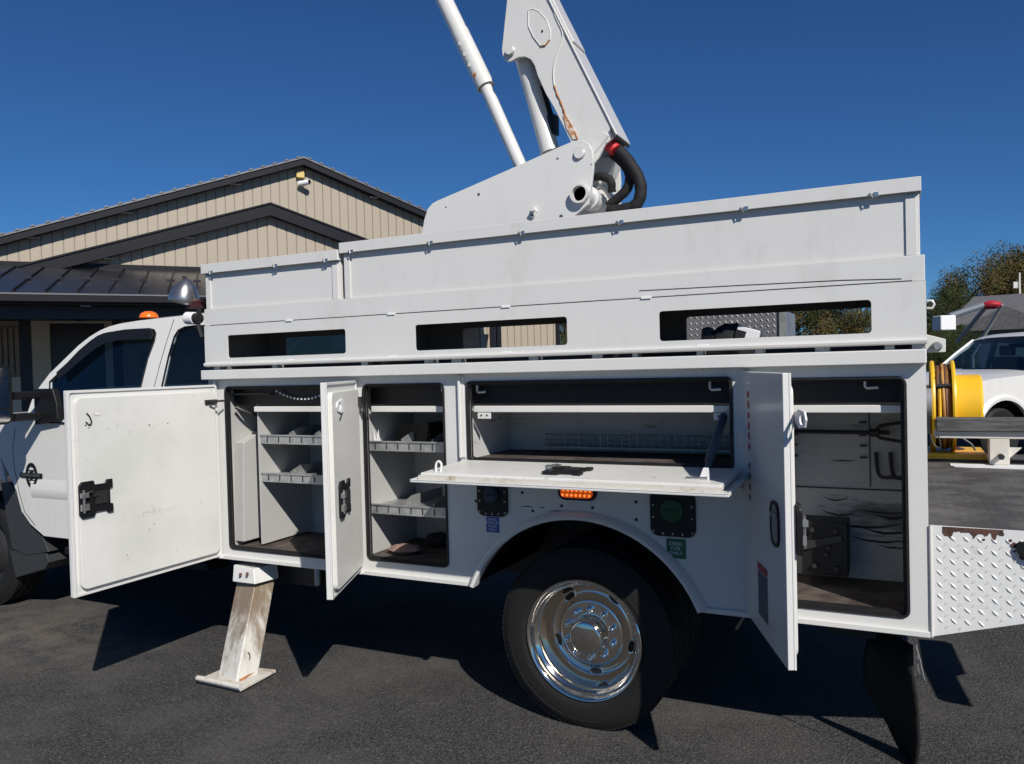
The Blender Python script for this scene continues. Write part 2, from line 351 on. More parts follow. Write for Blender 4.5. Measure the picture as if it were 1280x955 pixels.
# ------------------------------------------------------------------ THE TRUCK
TR = thing('bucket_truck', 'white utility bucket truck with open side cabinets and raised boom on the asphalt', 'truck', (-2.2, 1.2, 0))
X0, X1 = -3.468, 0.073        # body ends
ZB, ZT = 0.588, 1.628         # body bottom / top
O1 = (-3.345, -2.50, 0.642, 1.535)
O2 = (-2.415, -1.945, 0.660, 1.535)
O3 = (-1.825, -0.612, 1.168, 1.540)
O4 = (-0.500, 0.008, 0.645, 1.530)
AC = (-1.28, 0.371); AR = 0.564
# side face of the body
arch = []
a0 = math.asin((ZB - AC[1]) / AR)
for i in range(29):
    a = a0 + (PI - 2 * a0) * i / 28
    arch.append((AC[0] + AR * math.cos(a), AC[1] + AR * math.sin(a)))
outer = [(X0, ZB), (X0, 1.60), (X1, 1.60), (X1, ZB)] + arch
hol = [rrect(*O, 0.03) for O in (O1, O2, O4)] + [rrect(*O3, 0.025)]
MB().plate(outer, hol, 0.0, 0.022).build('body_side_panel', M_body, TR)
# top rail standing proud of the side
MB().box(X0 - 0.002, X1 + 0.002, -0.050, 0.06, 1.576, ZT).build('top_rail', M_paint, TR, bevel=0.005)
# bottom sills
for a, b in ((X0, -1.80), (-0.755, X1)):
    MB().box(a, b, -0.012, 0.0, ZB - 0.004, ZB + 0.018).build('sill_lip', M_body, TR, bevel=0.003)
# posts with raised edges beside the drop-down cabinet
MB().box(-1.862, -1.850, -0.02, -0.0005, 1.185, 1.57).box(-1.850, -1.835, -0.006, -0.0005, 1.185, 1.57).build('post_trim', M_paint, TR, bevel=0.003)
MB().box(-0.575, -0.560, -0.016, -0.0005, 0.60, 1.57).build('post_trim', M_paint, TR, bevel=0.003)
# wheel arch lip
lip = []
for i in range(33):
    a = a0 + (PI - 2 * a0) * i / 32
    lip.append(a)
mb = MB()
prof = ((AR - 0.002, -0.0), (AR - 0.002, -0.035), (AR + 0.012, -0.04), (AR + 0.024, -0.03), (AR + 0.034, -0.0006))
mb.grid([[(AC[0] + r * math.cos(a), y, AC[1] + r * math.sin(a)) for (r, y) in prof] for a in lip])
mb.build('wheel_arch_lip', M_body, TR)
# wheel well liner
mb = MB(); mb.grid([[(AC[0] + (AR + 0.01) * math.cos(a), y, AC[1] + (AR + 0.01) * math.sin(a)) for y in (0.02, 0.75)] for a in lip])
mb.build('wheel_well', M_black, TR)
MB().box(X0 + 0.1, X1 - 0.05, 0.76, 0.80, 0.45, 0.98).build('frame_rail', M_dark, TR)
MB().box(-5.9, X1 - 0.05, 0.80, 0.90, 0.55, 0.78).box(-5.9, X1 - 0.05, 1.50, 1.60, 0.55, 0.78).box(-3.3, -2.2, 0.85, 1.5, 0.40, 0.6).build('chassis', M_black, TR)
# shells of the cabinets (inner walls)
def cabinet(O, back, mat_side, mat_back, mat_floor, x0=None, x1=None, ztop=1.572):
    xa = O[0] - 0.02 if x0 is None else x0; xb = O[1] + 0.03 if x1 is None else x1; z0 = O[2] + 0.004
    MB().box(xa - 0.008, xa, 0.024, back, z0 - 0.01, ztop).build('cabinet_wall', mat_side, TR)
    MB().box(xb, xb + 0.008, 0.024, back, z0 - 0.01, ztop).build('cabinet_wall', mat_side, TR)
    MB().box(xa, xb, back, back + 0.01, z0 - 0.01, ztop).build('cabinet_back', mat_back, TR)
    MB().box(xa, xb, 0.024, back, z0 - 0.012, z0).build('cabinet_floor', mat_floor, TR)
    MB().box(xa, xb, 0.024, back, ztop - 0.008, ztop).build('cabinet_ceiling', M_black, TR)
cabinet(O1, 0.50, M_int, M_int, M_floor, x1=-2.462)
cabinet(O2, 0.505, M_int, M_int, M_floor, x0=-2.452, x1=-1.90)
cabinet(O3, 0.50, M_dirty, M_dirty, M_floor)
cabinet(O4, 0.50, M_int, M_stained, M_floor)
# black sheets standing for the shaded hollow atop each opening, and the white shelf bar below them
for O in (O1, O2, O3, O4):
    MB().box(O[0] - 0.01, O[1] + 0.01, 0.075, 0.085, 1.432, 1.56).build('cabinet_top_shade', M_black, TR)
def hook(x, y, z, mt=M_paint):
    MB().tube([(x, y, z + 0.05), (x, y, z + 0.006), (x + 0.006, y - 0.002, z), (x + 0.045, y - 0.004, z + 0.002)], 0.0055, 8).build('hook', mt, TR)
ZBAR1 = (-1.621, 1.423)[1]; ZBAR0 = (-1.622, 1.393)[1]
bar = [(-3.20, O1[1] + 0.02), (O2[0] + 0.0, O2[1] + 0.01), (O3[0], O3[1] + 0.01), (O4[0] + 0.0, O4[1] + 0.005)]
for a, b in bar:
    MB().box(a, b, 0.062, 0.10, ZBAR0, ZBAR1).build('shelf_bar', M_paint, TR, bevel=0.004)
for x in (-1.985, -1.795, -0.71, -0.13): hook(x, 0.05, 1.488)
# rubber seals round the openings
def seal(O, w=0.008, r=0.03):
    out = rrect(O[0] - 0.002, O[1] + 0.002, O[2] - 0.002, O[3] + 0.002, r); inn = rrect(O[0] + w, O[1] - w, O[2] + w, O[3] - w, r * 0.6)
    MB().plate(out, [inn], -0.006, 0.016 if O is not O4 else 0.03).build('door_seal', M_seal, TR, bevel=0.002)
    out = rrect(O[0] + w, O[1] - w, O[2] + w, O[3] - w, r * 0.6); ww = 0.006 if O is not O4 else 0.012; inn = rrect(O[0] + w + ww, O[1] - w - ww, O[2] + w + 0.008, O[3] - w - 0.008, r * 0.5)
    MB().plate(out, [inn], 0.016, 0.024 if O is not O4 else 0.05).build('door_seal', M_seal, TR, bevel=0.003)
for O in (O1, O2, O4): seal(O)
seal(O3, 0.010, 0.025)

# shelf unit in the left cabinet and shelves of the narrow one
def shelf(xa, xb, y0, y1, z, n):
    t = MB().box(xa, xb, y0, y1, z, z + 0.004).build('shelf', M_galv, TR)
    MB().box(xa, xb, y0 - 0.004, y0 - 0.001, z - 0.030, z + 0.022).build('shelf_lip', M_galv, t, bevel=0.002)
    MB().box(xa, xb, y0 - 0.012, y0 - 0.0045, z + 0.016, z + 0.022).build('shelf_rim', M_galv, t)
    for i in range(n):
        x = xa + (xb - xa) * (i + 0.6) / n
        MB().box(x - 0.002, x + 0.002, y0 - 0.0075, y0 - 0.0045, z - 0.02, z + 0.010).build('slot', M_dark, t)
    for i in range(1, n // 3 + 1):
        x = xa + (xb - xa) * i / (n // 3 + 1)
        MB().plate([(y0 + 0.02, z + 0.005), (y1 - 0.01, z + 0.005), (y1 - 0.01, z + 0.055), (y0 + 0.10, z + 0.055), (y0 + 0.02, z + 0.03)], (), x, x + 0.0015, lambda q, d: (d, q[0], q[1])).build('divider', M_galv, t)
UX = -3.19
MB().box(UX - 0.008, UX, 0.085, 0.498, 0.66, 1.50).build('shelf_upright', M_int, TR)
shelf(UX + 0.002, -2.468, 0.10, 0.495, 1.245, 9)
shelf(UX + 0.002, -2.468, 0.10, 0.495, 1.035, 9)
shelf(-2.448, -1.905, 0.085, 0.495, 1.225, 8)
shelf(-2.448, -1.905, 0.085, 0.495, 0.905, 8)
# sloping fuel-filler box in the left corner of the left cabinet
MB().plate([(0.06, 0.67), (0.49, 0.67), (0.49, 1.36), (0.40, 1.34), (0.08, 1.22)], (), -3.362, -3.30, lambda q, d: (d, q[0], q[1])).build('filler_cover', M_int, TR, bevel=0.004)
MB().tube(smooth_path([(-3.386, 0.170, 1.221), (-3.346, 0.150, 1.196), (-3.329, 0.130, 1.153), (-3.337, 0.110, 1.128), (-3.365, 0.090, 1.121), (-3.387, 0.070, 1.127)], 5), 0.008, 8).build('looped_hose', M_black, TR)
MB().tube(smooth_path([(-3.33, 0.06, 1.42), (-3.29, 0.10, 1.39), (-3.24, 0.2, 1.35)], 5), 0.010, 8).build('grab_bar', M_dark, TR)
MB().box(-3.33, -3.05, 0.03, 0.05, 1.487, 1.497).build('door_cable', M_dark, TR)
# drooping string of small round lamps under the ceiling of the left cabinet
pts = []
mb = MB()
for i in range(16):
    t = i / 15; x = -3.02 + 0.36 * t; z = 1.505 - 0.042 * (1 - (2 * t - 1) ** 2); mb.lathe([(0.0, -0.006), (0.006, -0.004), (0.007, 0.0), (0.0, 0.002)], (x, 0.052, z), 'y', 8); pts.append((x, 0.056, z))
q = mb.build('lamp_string', M_carton, TR); MB().tube(pts, 0.0035, 6).build('wire', M_black, q)
MB().lathe([(0.0, 0.492), (0.045, 0.490), (0.045, 0.498)], (-2.72, 0, 1.40), 'y', 20).build('round_hole', M_black, TR)
# clutter-like fixtures on the back wall of the rear cabinet
MB().tube([(-0.47, 0.47, 1.285), (-0.055, 0.46, 1.285)], 0.009, 8).tube([(-0.12, 0.455, 1.285), (-0.09, 0.45, 1.315), (0.02, 0.44, 1.335)], 0.007, 8).tube([(-0.12, 0.455, 1.285), (-0.09, 0.45, 1.262), (0.02, 0.44, 1.245)], 0.007, 8).cyl((-0.13, 0.455, 1.285), (-0.095, 0.455, 1.285), 0.017, n=10).build('tool_rack', M_dark, TR)
for dx in (0.0, 0.055):
    MB().tube(smooth_path([(-0.11 + dx, 0.485, 1.20), (-0.105 + dx, 0.47, 1.13), (-0.09 + dx, 0.45, 1.10), (-0.04 + dx, 0.44, 1.10), (0.0, 0.44, 1.095)], 4), 0.008, 8).build('rack_hook', M_dark, TR)
mb = MB()
for x in (-0.44, -0.16):
    for z in (1.375, 1.325, 1.27, 1.225, 1.175): mb.box(x - 0.014, x + 0.014, 0.488, 0.4985, z - 0.004, z + 0.004)
mb.build('shelf_track', M_dark, TR)
mb = MB(); mb.box(-0.455, -0.452, 0.492, 0.4995, 0.67, 1.40).box(-0.137, -0.134, 0.492, 0.4995, 1.05, 1.40).box(-0.48, 0.03, 0.492, 0.4995, 1.035, 1.040).build('panel_seam', M_dark, TR)
mb = MB(); mb.box(-0.395, -0.215, 0.30, 0.44, 0.70, 0.925).box(-0.47, -0.395, 0.32, 0.42, 0.82, 0.85)
q = mb.build('mounting_bracket', M_black, TR, bevel=0.006)
MB().plate([(-0.45, 0.80), (-0.40, 0.835), (-0.24, 0.875), (-0.235, 0.85), (-0.40, 0.80)], (), 0.286, 0.298).build('bracket_arm', M_dark, q)
for (x, z) in ((-0.352, 0.89), (-0.262, 0.89), (-0.29, 0.82), (-0.345, 0.74), (-0.262, 0.735), (-0.30, 0.79)):
    MB().lathe([(0.0, 0.282), (0.010, 0.282), (0.010, 0.30)], (x, 0, z), 'y', 8).build('bolt', M_steel if False else M_dark, q)
# black tyre-rub arcs on the back wall
def arc_mark(cx, cz, w, sag, th):
    up = [(cx - w + 2 * w * i / 12, cz - sag * (1 - (2 * i / 12 - 1) ** 2) + random.uniform(-.002, .002)) for i in range(13)]
    dn = [(x, z - th * math.sin(PI * i / 12) - 0.0008) for i, (x, z) in enumerate(up)]
    return up + dn[::-1]
for (cx, cz, w, sag, th) in ((-0.275, 1.005, 0.055, 0.018, 0.005), (-0.26, 0.945, 0.075, 0.022, 0.007), (-0.09, 0.955, 0.12, 0.012, 0.006), (-0.05, 0.935, 0.085, 0.010, 0.012), (-0.16, 0.90, 0.15, 0.022, 0.010), (-0.07, 0.87, 0.10, 0.012, 0.010), (-0.10, 0.835, 0.12, 0.016, 0.008), (-0.05, 0.80, 0.06, 0.004, 0.006), (-0.24, 1.16, 0.05, 0.001, 0.004), (-0.42, 0.90, 0.05, 0.02, 0.008)):
    MB().plate(arc_mark(cx, cz, w, sag, th), (), 0.4965, 0.4985).build('rub_mark', M_seal, TR)
# wire tray at the back of the drop-down cabinet
mb = MB()
for z in (1.215, 1.235, 1.262): mb.tube([(-1.62, 0.42, z), (-0.62, 0.42, z)], 0.004, 6)
for i in range(28):
    x = -1.62 + i * 0.037; mb.tube([(x, 0.42, 1.20), (x, 0.42, 1.266)], 0.003, 5)
mb.box(-1.62, -0.61, 0.40, 0.49, 1.195, 1.203)
mb.build('wire_tray', M_galv, TR)
for xa, xb in ((-1.80, -1.73), (-0.70, -0.63)):
    q = MB().box(xa, xb, 0.056, 0.0615, ZBAR0 - 0.03, ZBAR0 - 0.001).build('hinge_bracket', M_paint, TR, bevel=0.002)
    for x in (xa + 0.02, xb - 0.02): MB().lathe([(0, 0.054), (0.005, 0.055), (0.005, 0.06)], (x, 0, ZBAR0 - 0.014), 'y', 8).build('rivet', M_dark, q)

# ---- cabinet doors (built closed at the hinge, then swung)
def latch(M, parent, s=1.0, flip=1):
    # black latch plate on the inside of a door: local x = across, z = up, y = out of the inner face
    q = MB(M).plate([(-0.075, -0.085), (-0.015, -0.085), (-0.005, -0.065), (0.05, -0.065), (0.055, -0.078), (0.085, -0.078), (0.085, -0.04), (0.07, -0.035), (0.07, 0.035), (0.085, 0.04), (0.085, 0.078), (0.055, 0.078), (0.05, 0.062), (-0.005, 0.062), (-0.012, 0.082), (-0.07, 0.082), (-0.085, 0.065), (-0.085, -0.07)], (), 0.0, 0.012).build('latch', M_black, parent, bevel=0.003)
    a = MB(M).box(-0.083, -0.045, 0.012, 0.024, -0.05, -0.02).box(-0.083, -0.05, 0.012, 0.030, 0.01, 0.032).cyl((-0.07, 0.02, -0.06), (-0.07, 0.02, 0.045), 0.006, n=8).build('latch_catch', M_steel, parent)
    MB(M).box(-0.01, 0.055, 0.012, 0.018, -0.03, 0.03).tube([(-0.05, 0.02, 0.03), (-0.03, 0.024, 0.035), (-0.02, 0.022, 0.01), (0.0, 0.02, 0.015)], 0.005, 6).build('latch_rod', M_dark, parent)
    return q
MIRX = Matrix.Diagonal((-1, 1, 1, 1))
def door(hx, w, z0, z1, ang, mat_in, zl=1.50):
    # hinge on the left edge at x=hx; swings out towards the camera by ang degrees. local frame: x along door, y inward (into cabinet)
    M = Matrix.Translation((hx, -0.012, 0)) @ Matrix.Rotation(-R(ang), 4, 'Z')
    d = MB(M).box(0.0, w, -0.022, -0.002, z0, z1).build('cabinet_door', M_body, TR, bevel=0.003)
    # inner lining stands proud of the outer skin, with a rim groove
    MB(M).plate(rrect(0.028, w - 0.030, z0 + 0.030, zl, 0.03), (), -0.002, 0.020).build('door_lining', mat_in, d, bevel=0.006)
    MB(M).plate([(0.0, z0), (w, z0), (w, z1), (0, z1)], [rrect(0.012, w - 0.012, z0 + 0.012, z1 - 0.012, 0.012)], -0.0018, 0.006).build('door_rim', M_body, d, bevel=0.002)
    return M, d
# door A: far left, fully open
MA, dA = door(-3.398, 0.865, 0.600, 1.548, 91, M_worn, 1.512)
latch(MA @ Matrix.Translation((0.755, 0.020, 1.045)) @ MIRX, dA)
MB(MA).tube([(0.05, 0.022, 1.455), (0.09, 0.05, 1.46), (0.03, 0.09, 1.46)], 0.006, 6).box(0.02, 0.10, 0.0205, 0.03, 1.445, 1.468).build('stay_bracket', M_dark, dA)
MB(MA).lathe([(0.0, 0.0), (0.022, 0.0), (0.022, -0.0015)], (0, 0, 0), 'y', 20).build('sticker', M_rustpaint2, dA)
bpy.data.objects.remove(dA.children[-1])
mb = MB(MA)
for (x, z, r) in ((0.79, 1.385, 0.004), (0.775, 1.372, 0.003), (0.45, 1.36, 0.004), (0.34, 1.36, 0.003), (0.44, 0.86, 0.0025), (0.47, 0.84, 0.0025), (0.60, 0.74, 0.0025), (0.595, 0.72, 0.002), (0.68, 1.36, 0.002)):
    mb.lathe([(0.0, 0.0215), (r, 0.0212), (r, 0.019)], (x, 0, z), 'y', 7)
mb.build('rivet_holes', M_dark, dA)
st = MB(MA).plate([(0.728 + 0.022 * math.cos(a), 1.437 + 0.013 * math.sin(a)) for a in [2 * PI * i / 24 for i in range(24)]], (), 0.0202, 0.0212).build('oval_sticker', M_rustpaint2, dA)
MB(MA).plate([(0.728 + 0.016 * math.cos(a), 1.437 + 0.007 * math.sin(a)) for a in [2 * PI * i / 24 for i in range(24)]], (), 0.0212, 0.0216).build('sticker_centre', M_carton, st)
MB(MA).tube(smooth_path([(0.785, 0.023, 1.44), (0.772, 0.023, 1.425), (0.762, 0.023, 1.40), (0.772, 0.023, 1.385), (0.79, 0.023, 1.40)], 4), 0.0035, 6).build('scuff', M_dark, dA)
# faint black smudge
mb = MB(MA)
for i in range(90):
    x = random.gauss(0.44, 0.06); z = random.gauss(0.925, 0.010); w_ = random.uniform(0.002, 0.009)
    mb.plate([(x, z), (x + w_, z + random.uniform(-.003, .003)), (x + w_ * .7, z + 0.0022), (x, z + 0.0016)], (), 0.0202, 0.0206)
mb.build('smudge', mat('grey_smudge', (0.34, 0.33, 0.31), 0.8), dA, kind='stuff')
# door B: narrow cabinet, open past the line of sight
MBb, dB = door(-2.448, 0.530, 0.612, 1.556, 67, M_worn, 1.512)
latch(MBb @ Matrix.Translation((0.36, 0.020, 1.03)) @ MIRX, dB)
MB(MBb).plate([(0.33, 1.42), (0.33, 1.475), (0.36, 1.478), (0.43, 1.465), (0.445, 1.445), (0.43, 1.425), (0.36, 1.412)], [[(0.392 + 0.019 * math.cos(a), 1.446 + 0.019 * math.sin(a)) for a in [2 * PI * i / 16 for i in range(16)]]], 0.0205, 0.026).build('strap_eye', M_carton, dB, bevel=0.001)
MB(MBb).tube([(0.36, 0.026, 1.415), (0.40, 0.024, 1.385)], 0.003, 6).build('scuff', M_dark, dB)
MB(MBb).box(0.01, 0.05, 0.0205, 0.035, 1.43, 1.475).tube([(0.03, 0.03, 1.45), (0.04, 0.05, 1.40), (0.01, 0.05, 1.36)], 0.006, 6).build('stay_bracket', M_dark, dB)
# door D: right cabinet, outer face seen
MD, dD = door(-0.545, 0.580, 0.600, 1.560, 68, M_worn, 1.52)
latch(MD @ Matrix.Translation((0.50, 0.020, 1.055)) @ MIRX, dD)
# recessed paddle handle on the outer face
pf = rrect(0.405, 0.515, 0.975, 1.13, 0.045, 5)
q = MB(MD).plate(pf, [rrect(0.417, 0.503, 0.987, 1.118, 0.036, 5)], -0.029, -0.0225).build('handle_bezel', M_black, dD, bevel=0.002)
MB(MD).plate(rrect(0.417, 0.503, 0.987, 1.118, 0.036, 5), (), -0.026, -0.0226).build('handle_recess', M_steel, dD)
MB(MD).box(0.43, 0.49, -0.034, -0.0262, 1.075, 1.09).build('handle_grip', M_steel, dD, bevel=0.003)
# warning decal near the bottom
q = MB(MD).box(0.19, 0.33, -0.0232, -0.0222, 0.665, 0.83).build('warning_decal', M_dkletter, dD)
MB(MD).box(0.19, 0.33, -0.0240, -0.0233, 0.835, 0.86).build('decal_header', M_redletter, dD)
# vertical lettering next to the hinge
rm = random.Random(4)
for (z0_, n_, m_, nm_) in ((1.475, 6, M_redletter, 'faded_red_lettering'), (1.20, 4, M_dkletter, 'faded_dark_lettering')):
    mb = MB(MD)
    for i in range(n_):
        zc = z0_ - i * 0.040
        for (dx_, w_) in ((0.0, 0.010), (0.022, 0.008)):
            mb.box(0.070 + dx_, 0.070 + dx_ + w_, -0.0232, -0.0222, zc - 0.011 - rm.uniform(0, 0.005), zc + 0.010 + rm.uniform(0, 0.005))
        mb.box(0.0802, 0.0918, -0.0232, -0.0222, zc - 0.004 + rm.uniform(-.005, .005), zc + 0.004)
    mb.build(nm_, m_, dD, kind='stuff')
MB(MD).plate([(0.555, 1.43), (0.60, 1.445), (0.66, 1.44), (0.675, 1.415), (0.66, 1.39), (0.60, 1.385), (0.555, 1.40)], [[(0.628 + 0.021 * math.cos(a), 1.415 + 0.019 * math.sin(a)) for a in [2 * PI * i / 16 for i in range(16)]]], 0.0205, 0.027).build('strap_eye', M_carton, dD, bevel=0.001)
# hinge knuckles
for hx in (-3.402, -2.450, -0.548):
    MB().cyl((hx, -0.018, 0.60), (hx, -0.018, 1.562), 0.007, n=8).build('hinge_pin', M_paint, TR)
    MB().box(hx - 0.012, hx + 0.014, -0.028, -0.001, 0.588, 0.602).build('hinge_end', M_paint, TR, bevel=0.003)
# door C: drop-down door, lying level
hz = 1.172
MC = Matrix.Translation((0, -0.012, hz)) @ Matrix.Rotation(R(1.6), 4, 'X')
cw = 0.425
dC = MB(MC).box(-1.862, -0.548, -cw, 0.0, -0.030, -0.021).build('cabinet_door', M_body, TR, bevel=0.003)
MB(MC).box(-1.862, -0.548, -cw, -cw + 0.008, -0.0208, -0.016).box(-1.862, -1.854, -cw + 0.0085, -0.0, -0.0208, -0.016).box(-0.556, -0.548, -cw + 0.0085, 0.0, -0.0208, -0.016).build('door_rim', M_body, dC, bevel=0.002)
MB(MC).box(-1.835, -0.580, -cw + 0.040, -0.006, -0.0175, 0.006).build('door_lining', M_worn, dC, bevel=0.005)
MB(MC).box(-1.838, -0.577, -cw + 0.030, -cw + 0.0395, -0.0205, -0.003).build('door_seal', M_rustpaint2, dC)
ML = MC @ Matrix.Translation((-1.215, -0.235, 0.006)) @ Matrix.Rotation(R(90), 4, 'X') @ Matrix.Rotation(R(90), 4, 'Y') @ Matrix.Rotation(R(90), 4, 'Y')
latch(MC @ Matrix.Translation((-1.225, -0.24, 0.006)) @ Matrix.Rotation(R(90), 4, 'X'), dC)
MB(MC).plate([(-0.685, 0.0), (-0.665, 0.05), (-0.645, 0.05), (-0.64, 0.0)], (), -0.29, -0.283).build('stay_bracket', M_carton, dC, bevel=0.002)
MB(MC).tube([(-0.73, -0.29, 0.010), (-0.65, -0.29, 0.012)], 0.006, 6).build('stay_pin', M_steel, dC)
MB(MC).tube(smooth_path([(-1.79, -0.33, 0.006), (-1.788, -0.33, 0.035), (-1.775, -0.33, 0.048), (-1.762, -0.33, 0.035), (-1.767, -0.33, 0.006)], 4), 0.005, 6).build('pull_loop', M_carton, dC)
MB().tube([(-0.668, -0.285, 1.17), (-0.66, 0.058, ZBAR0 - 0.015)], 0.012, 10).tube([(-0.666, -0.20, 1.228), (-0.66, 0.058, ZBAR0 - 0.015)], 0.017, 10).build('gas_strut', M_dkletter, TR)
MB().cyl((-0.60, -0.02, 1.12), (-0.575, -0.02, 1.12), 0.02, n=10).box(-0.602, -0.575, -0.02, -0.0005, 1.09, 1.155).build('hinge_end', M_steel, TR)

# ---- fittings on the fender panel
def filler(cx, cz, w, h, capm, capr):
    q = MB().plate(rrect(cx - w / 2, cx + w / 2, cz - h / 2, cz + h / 2, 0.035, 5), (), -0.010, -0.0006).build('filler_housing', M_black, TR, bevel=0.003)
    MB().lathe([(0.0, -0.028), (capr * 0.8, -0.028), (capr, -0.022), (capr, -0.0105)], (cx, 0, cz + 0.015), 'y', 24).build('filler_cap', capm, q)
    MB().box(cx - capr * 0.8, cx + capr * 0.8, -0.036, -0.029, cz + 0.010, cz + 0.020).build('cap_grip', capm, q, bevel=0.002)
    k = 0
    for (sx, sz) in [(-1, -.9), (-.5, -1), (0, -1), (.5, -1), (1, -.9), (-1, -.2), (1, -.2), (-1, .4), (1, .4)]:
        MB().lathe([(0.0, -0.0135), (0.0045, -0.013), (0.0045, -0.0105)], (cx + sx * (w / 2 - 0.014), 0, cz + sz * (h / 2 - 0.012)), 'y', 8).build('screw', M_galv, q)
filler(-1.70, 1.005, 0.158, 0.170, M_bluecap, 0.036)
filler(-0.862, 0.980, 0.190, 0.190, M_greencap, 0.047)
FR = Matrix.Rotation(R(90), 4, 'X')
q = MB().box(-1.737, -1.672, -0.003, -0.0006, 0.845, 0.916).build('fluid_sticker', M_blue, TR)
text('sticker_print', 'DIESEL\nEXHAUST\nFLUID\nONLY', 0.0165, Matrix.Translation((-1.7045, -0.0036, 0.8805)) @ FR, M_letter, q, 0.0002)
q = MB().box(-0.892, -0.812, -0.003, -0.0006, 0.795, 0.876).build('fuel_sticker', M_green, TR)
text('sticker_print', 'DIESEL\nFUEL\nONLY', 0.020, Matrix.Translation((-0.852, -0.0036, 0.836)) @ FR, M_letter, q, 0.0002)
q = MB().plate(rrect(-1.372, -1.192, 1.015, 1.085, 0.033, 5), (), -0.012, -0.0006).build('marker_lamp', M_black, TR, bevel=0.003)
MB().plate(rrect(-1.357, -1.207, 1.026, 1.075, 0.022, 5), (), -0.020, -0.0122).build('lamp_lens', M_ledring, q, bevel=0.003)
for i in range(7):
    for k in range(2):
        MB().lathe([(0.0, -0.0235), (0.0055, -0.0225), (0.0065, -0.0202)], (-1.345 + i * 0.0205 + k * 0.004, 0, 1.038 + k * 0.022), 'y', 8).build('led', M_led, q)
mb = MB()
for (x, z) in ((-1.36, 0.985), (-1.215, 0.985), (-1.02, 0.945), (-1.50, 0.955), (-1.02, 1.02), (-1.55, 1.035), (-1.79, 0.985)):
    mb.lathe([(0.0, -0.003), (0.006, -0.0025), (0.007, -0.0006)], (x, 0, z), 'y', 10)
mb.build('plug', M_black, TR)
mb = MB()
for (xa, za, xb, zb) in ((-1.56, 0.972, -1.50, 0.972), (-1.47, 0.972, -1.44, 0.971), (-1.43, 0.958, -1.33, 0.962), (-1.19, 0.952, -1.12, 0.942)):
    mb.plate([(xa, za), (xb, zb), (xb, zb + 0.003), ((xa + xb) / 2, (za + zb) / 2 + 0.0045), (xa, za + 0.001)], (), -0.0015, -0.0006)
mb.build('paint_scratch', M_dark, TR)

# ---- upper side panel with the three slots
ZP0, ZP1 = 1.648, 1.872
slots = [(-3.297, -2.500), (-2.087, -1.306), (-0.898, -0.102)]
def slotplate(y0, y1, x0, x1, z0, z1, zs0, zs1, m, nm, bev=0.0):
    MB().plate([(x0, z0), (x1, z0), (x1, z1), (x0, z1)], [rrect(a, b, zs0, zs1, 0.014) for a, b in slots], y0, y1).build(nm, m, TR)
slotplate(-0.016, -0.010, X0, X1 + 0.004, 1.665, ZP1, 1.692, 1.815, M_paint, 'slotted_panel')
mb = MB(); n = 10
mb.rings([[(x, -0.022 + 0.0 + yy, zz) for (yy, zz) in ((0.018, 1.646), (0.004, 1.647), (-0.006, 1.652), (-0.008, 1.660), (-0.004, 1.668), (0.006, 1.6645), (0.018, 1.6645))] for x in (X0, X1 + 0.004)])
mb.build('panel_lip', M_paint, TR)
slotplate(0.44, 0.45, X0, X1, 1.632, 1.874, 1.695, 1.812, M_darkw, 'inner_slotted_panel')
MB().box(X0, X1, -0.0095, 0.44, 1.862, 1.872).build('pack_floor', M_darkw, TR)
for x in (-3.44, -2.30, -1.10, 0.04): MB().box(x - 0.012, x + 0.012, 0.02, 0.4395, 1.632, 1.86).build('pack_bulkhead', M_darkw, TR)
for x in (-3.42, -3.0, -2.42, -2.05, -1.9, -1.5, -1.2, -1.02, -0.75, -0.52, -0.3, -0.06, 0.03): MB().box(x, x + random.uniform(0.02, 0.06), 0.0, 0.05, ZT, 1.648).build('spacer', M_galv, TR)
MB().box(X0, X1, 0.062, 0.50, 1.60, 1.626).build('compartment_top', M_tail, TR)
# boxes above: flange band, faces, lids
MB().box(X0, X1 + 0.002, -0.012, 0.43, 1.8725, 1.966).build('box_base', M_paint, TR, bevel=0.003)
MB().box(X0 + 0.045, X1 - 0.04, -0.0145, -0.012, 1.8725, 1.8765).build('base_crease', M_dark, TR)
def toolbox(x0, x1, ztop):
    q = MB().box(x0 + 0.004, x1 - 0.004, 0.0, 0.42, 1.9665, ztop - 0.012).build('top_box', M_paint, TR, bevel=0.003)
    MB().box(x0 - 0.002, x1 + 0.002, -0.026, -0.020, ztop - 0.052, ztop).box(x0 - 0.002, x1 + 0.002, -0.0195, 0.45, ztop - 0.006, ztop).box(x1 - 0.002, x1 + 0.002, -0.0195, 0.45, ztop - 0.052, ztop - 0.0065).box(x0 - 0.002, x0 + 0.002, -0.0195, 0.45, ztop - 0.052, ztop - 0.0065).build('box_lid', M_paint, TR, bevel=0.003)
    for xx in (x0 + 0.012, x1 - 0.05):
        MB().box(xx, xx + 0.036, -0.007, -0.0005, 1.967, ztop - 0.06).build('corner_strip', M_paint, q, bevel=0.002)
    return q
LT = 2.212; BT = 2.243
toolbox(X0, -2.530, LT); toolbox(-2.515, X1 - 0.008, BT)
MB().box(-2.530, -2.515, 0.02, 0.06, 1.967, 2.20).build('box_gap', M_black, TR)
def staple(x, z):
    MB().tube([(x - 0.014, -0.024, z + 0.009), (x - 0.014, -0.031, z + 0.008), (x - 0.006, -0.033, z - 0.006), (x - 0.006, -0.024, z - 0.009)], 0.003, 6).box(x - 0.002, x + 0.014, -0.031, -0.0265, z - 0.007, z + 0.010).build('lid_clip', M_steel, TR)
for x in (-3.39, -2.93, -2.60): staple(x, LT - 0.050)
for x in (-2.44, -1.98, -1.505, -1.05, -0.545, -0.085): staple(x, BT - 0.050)
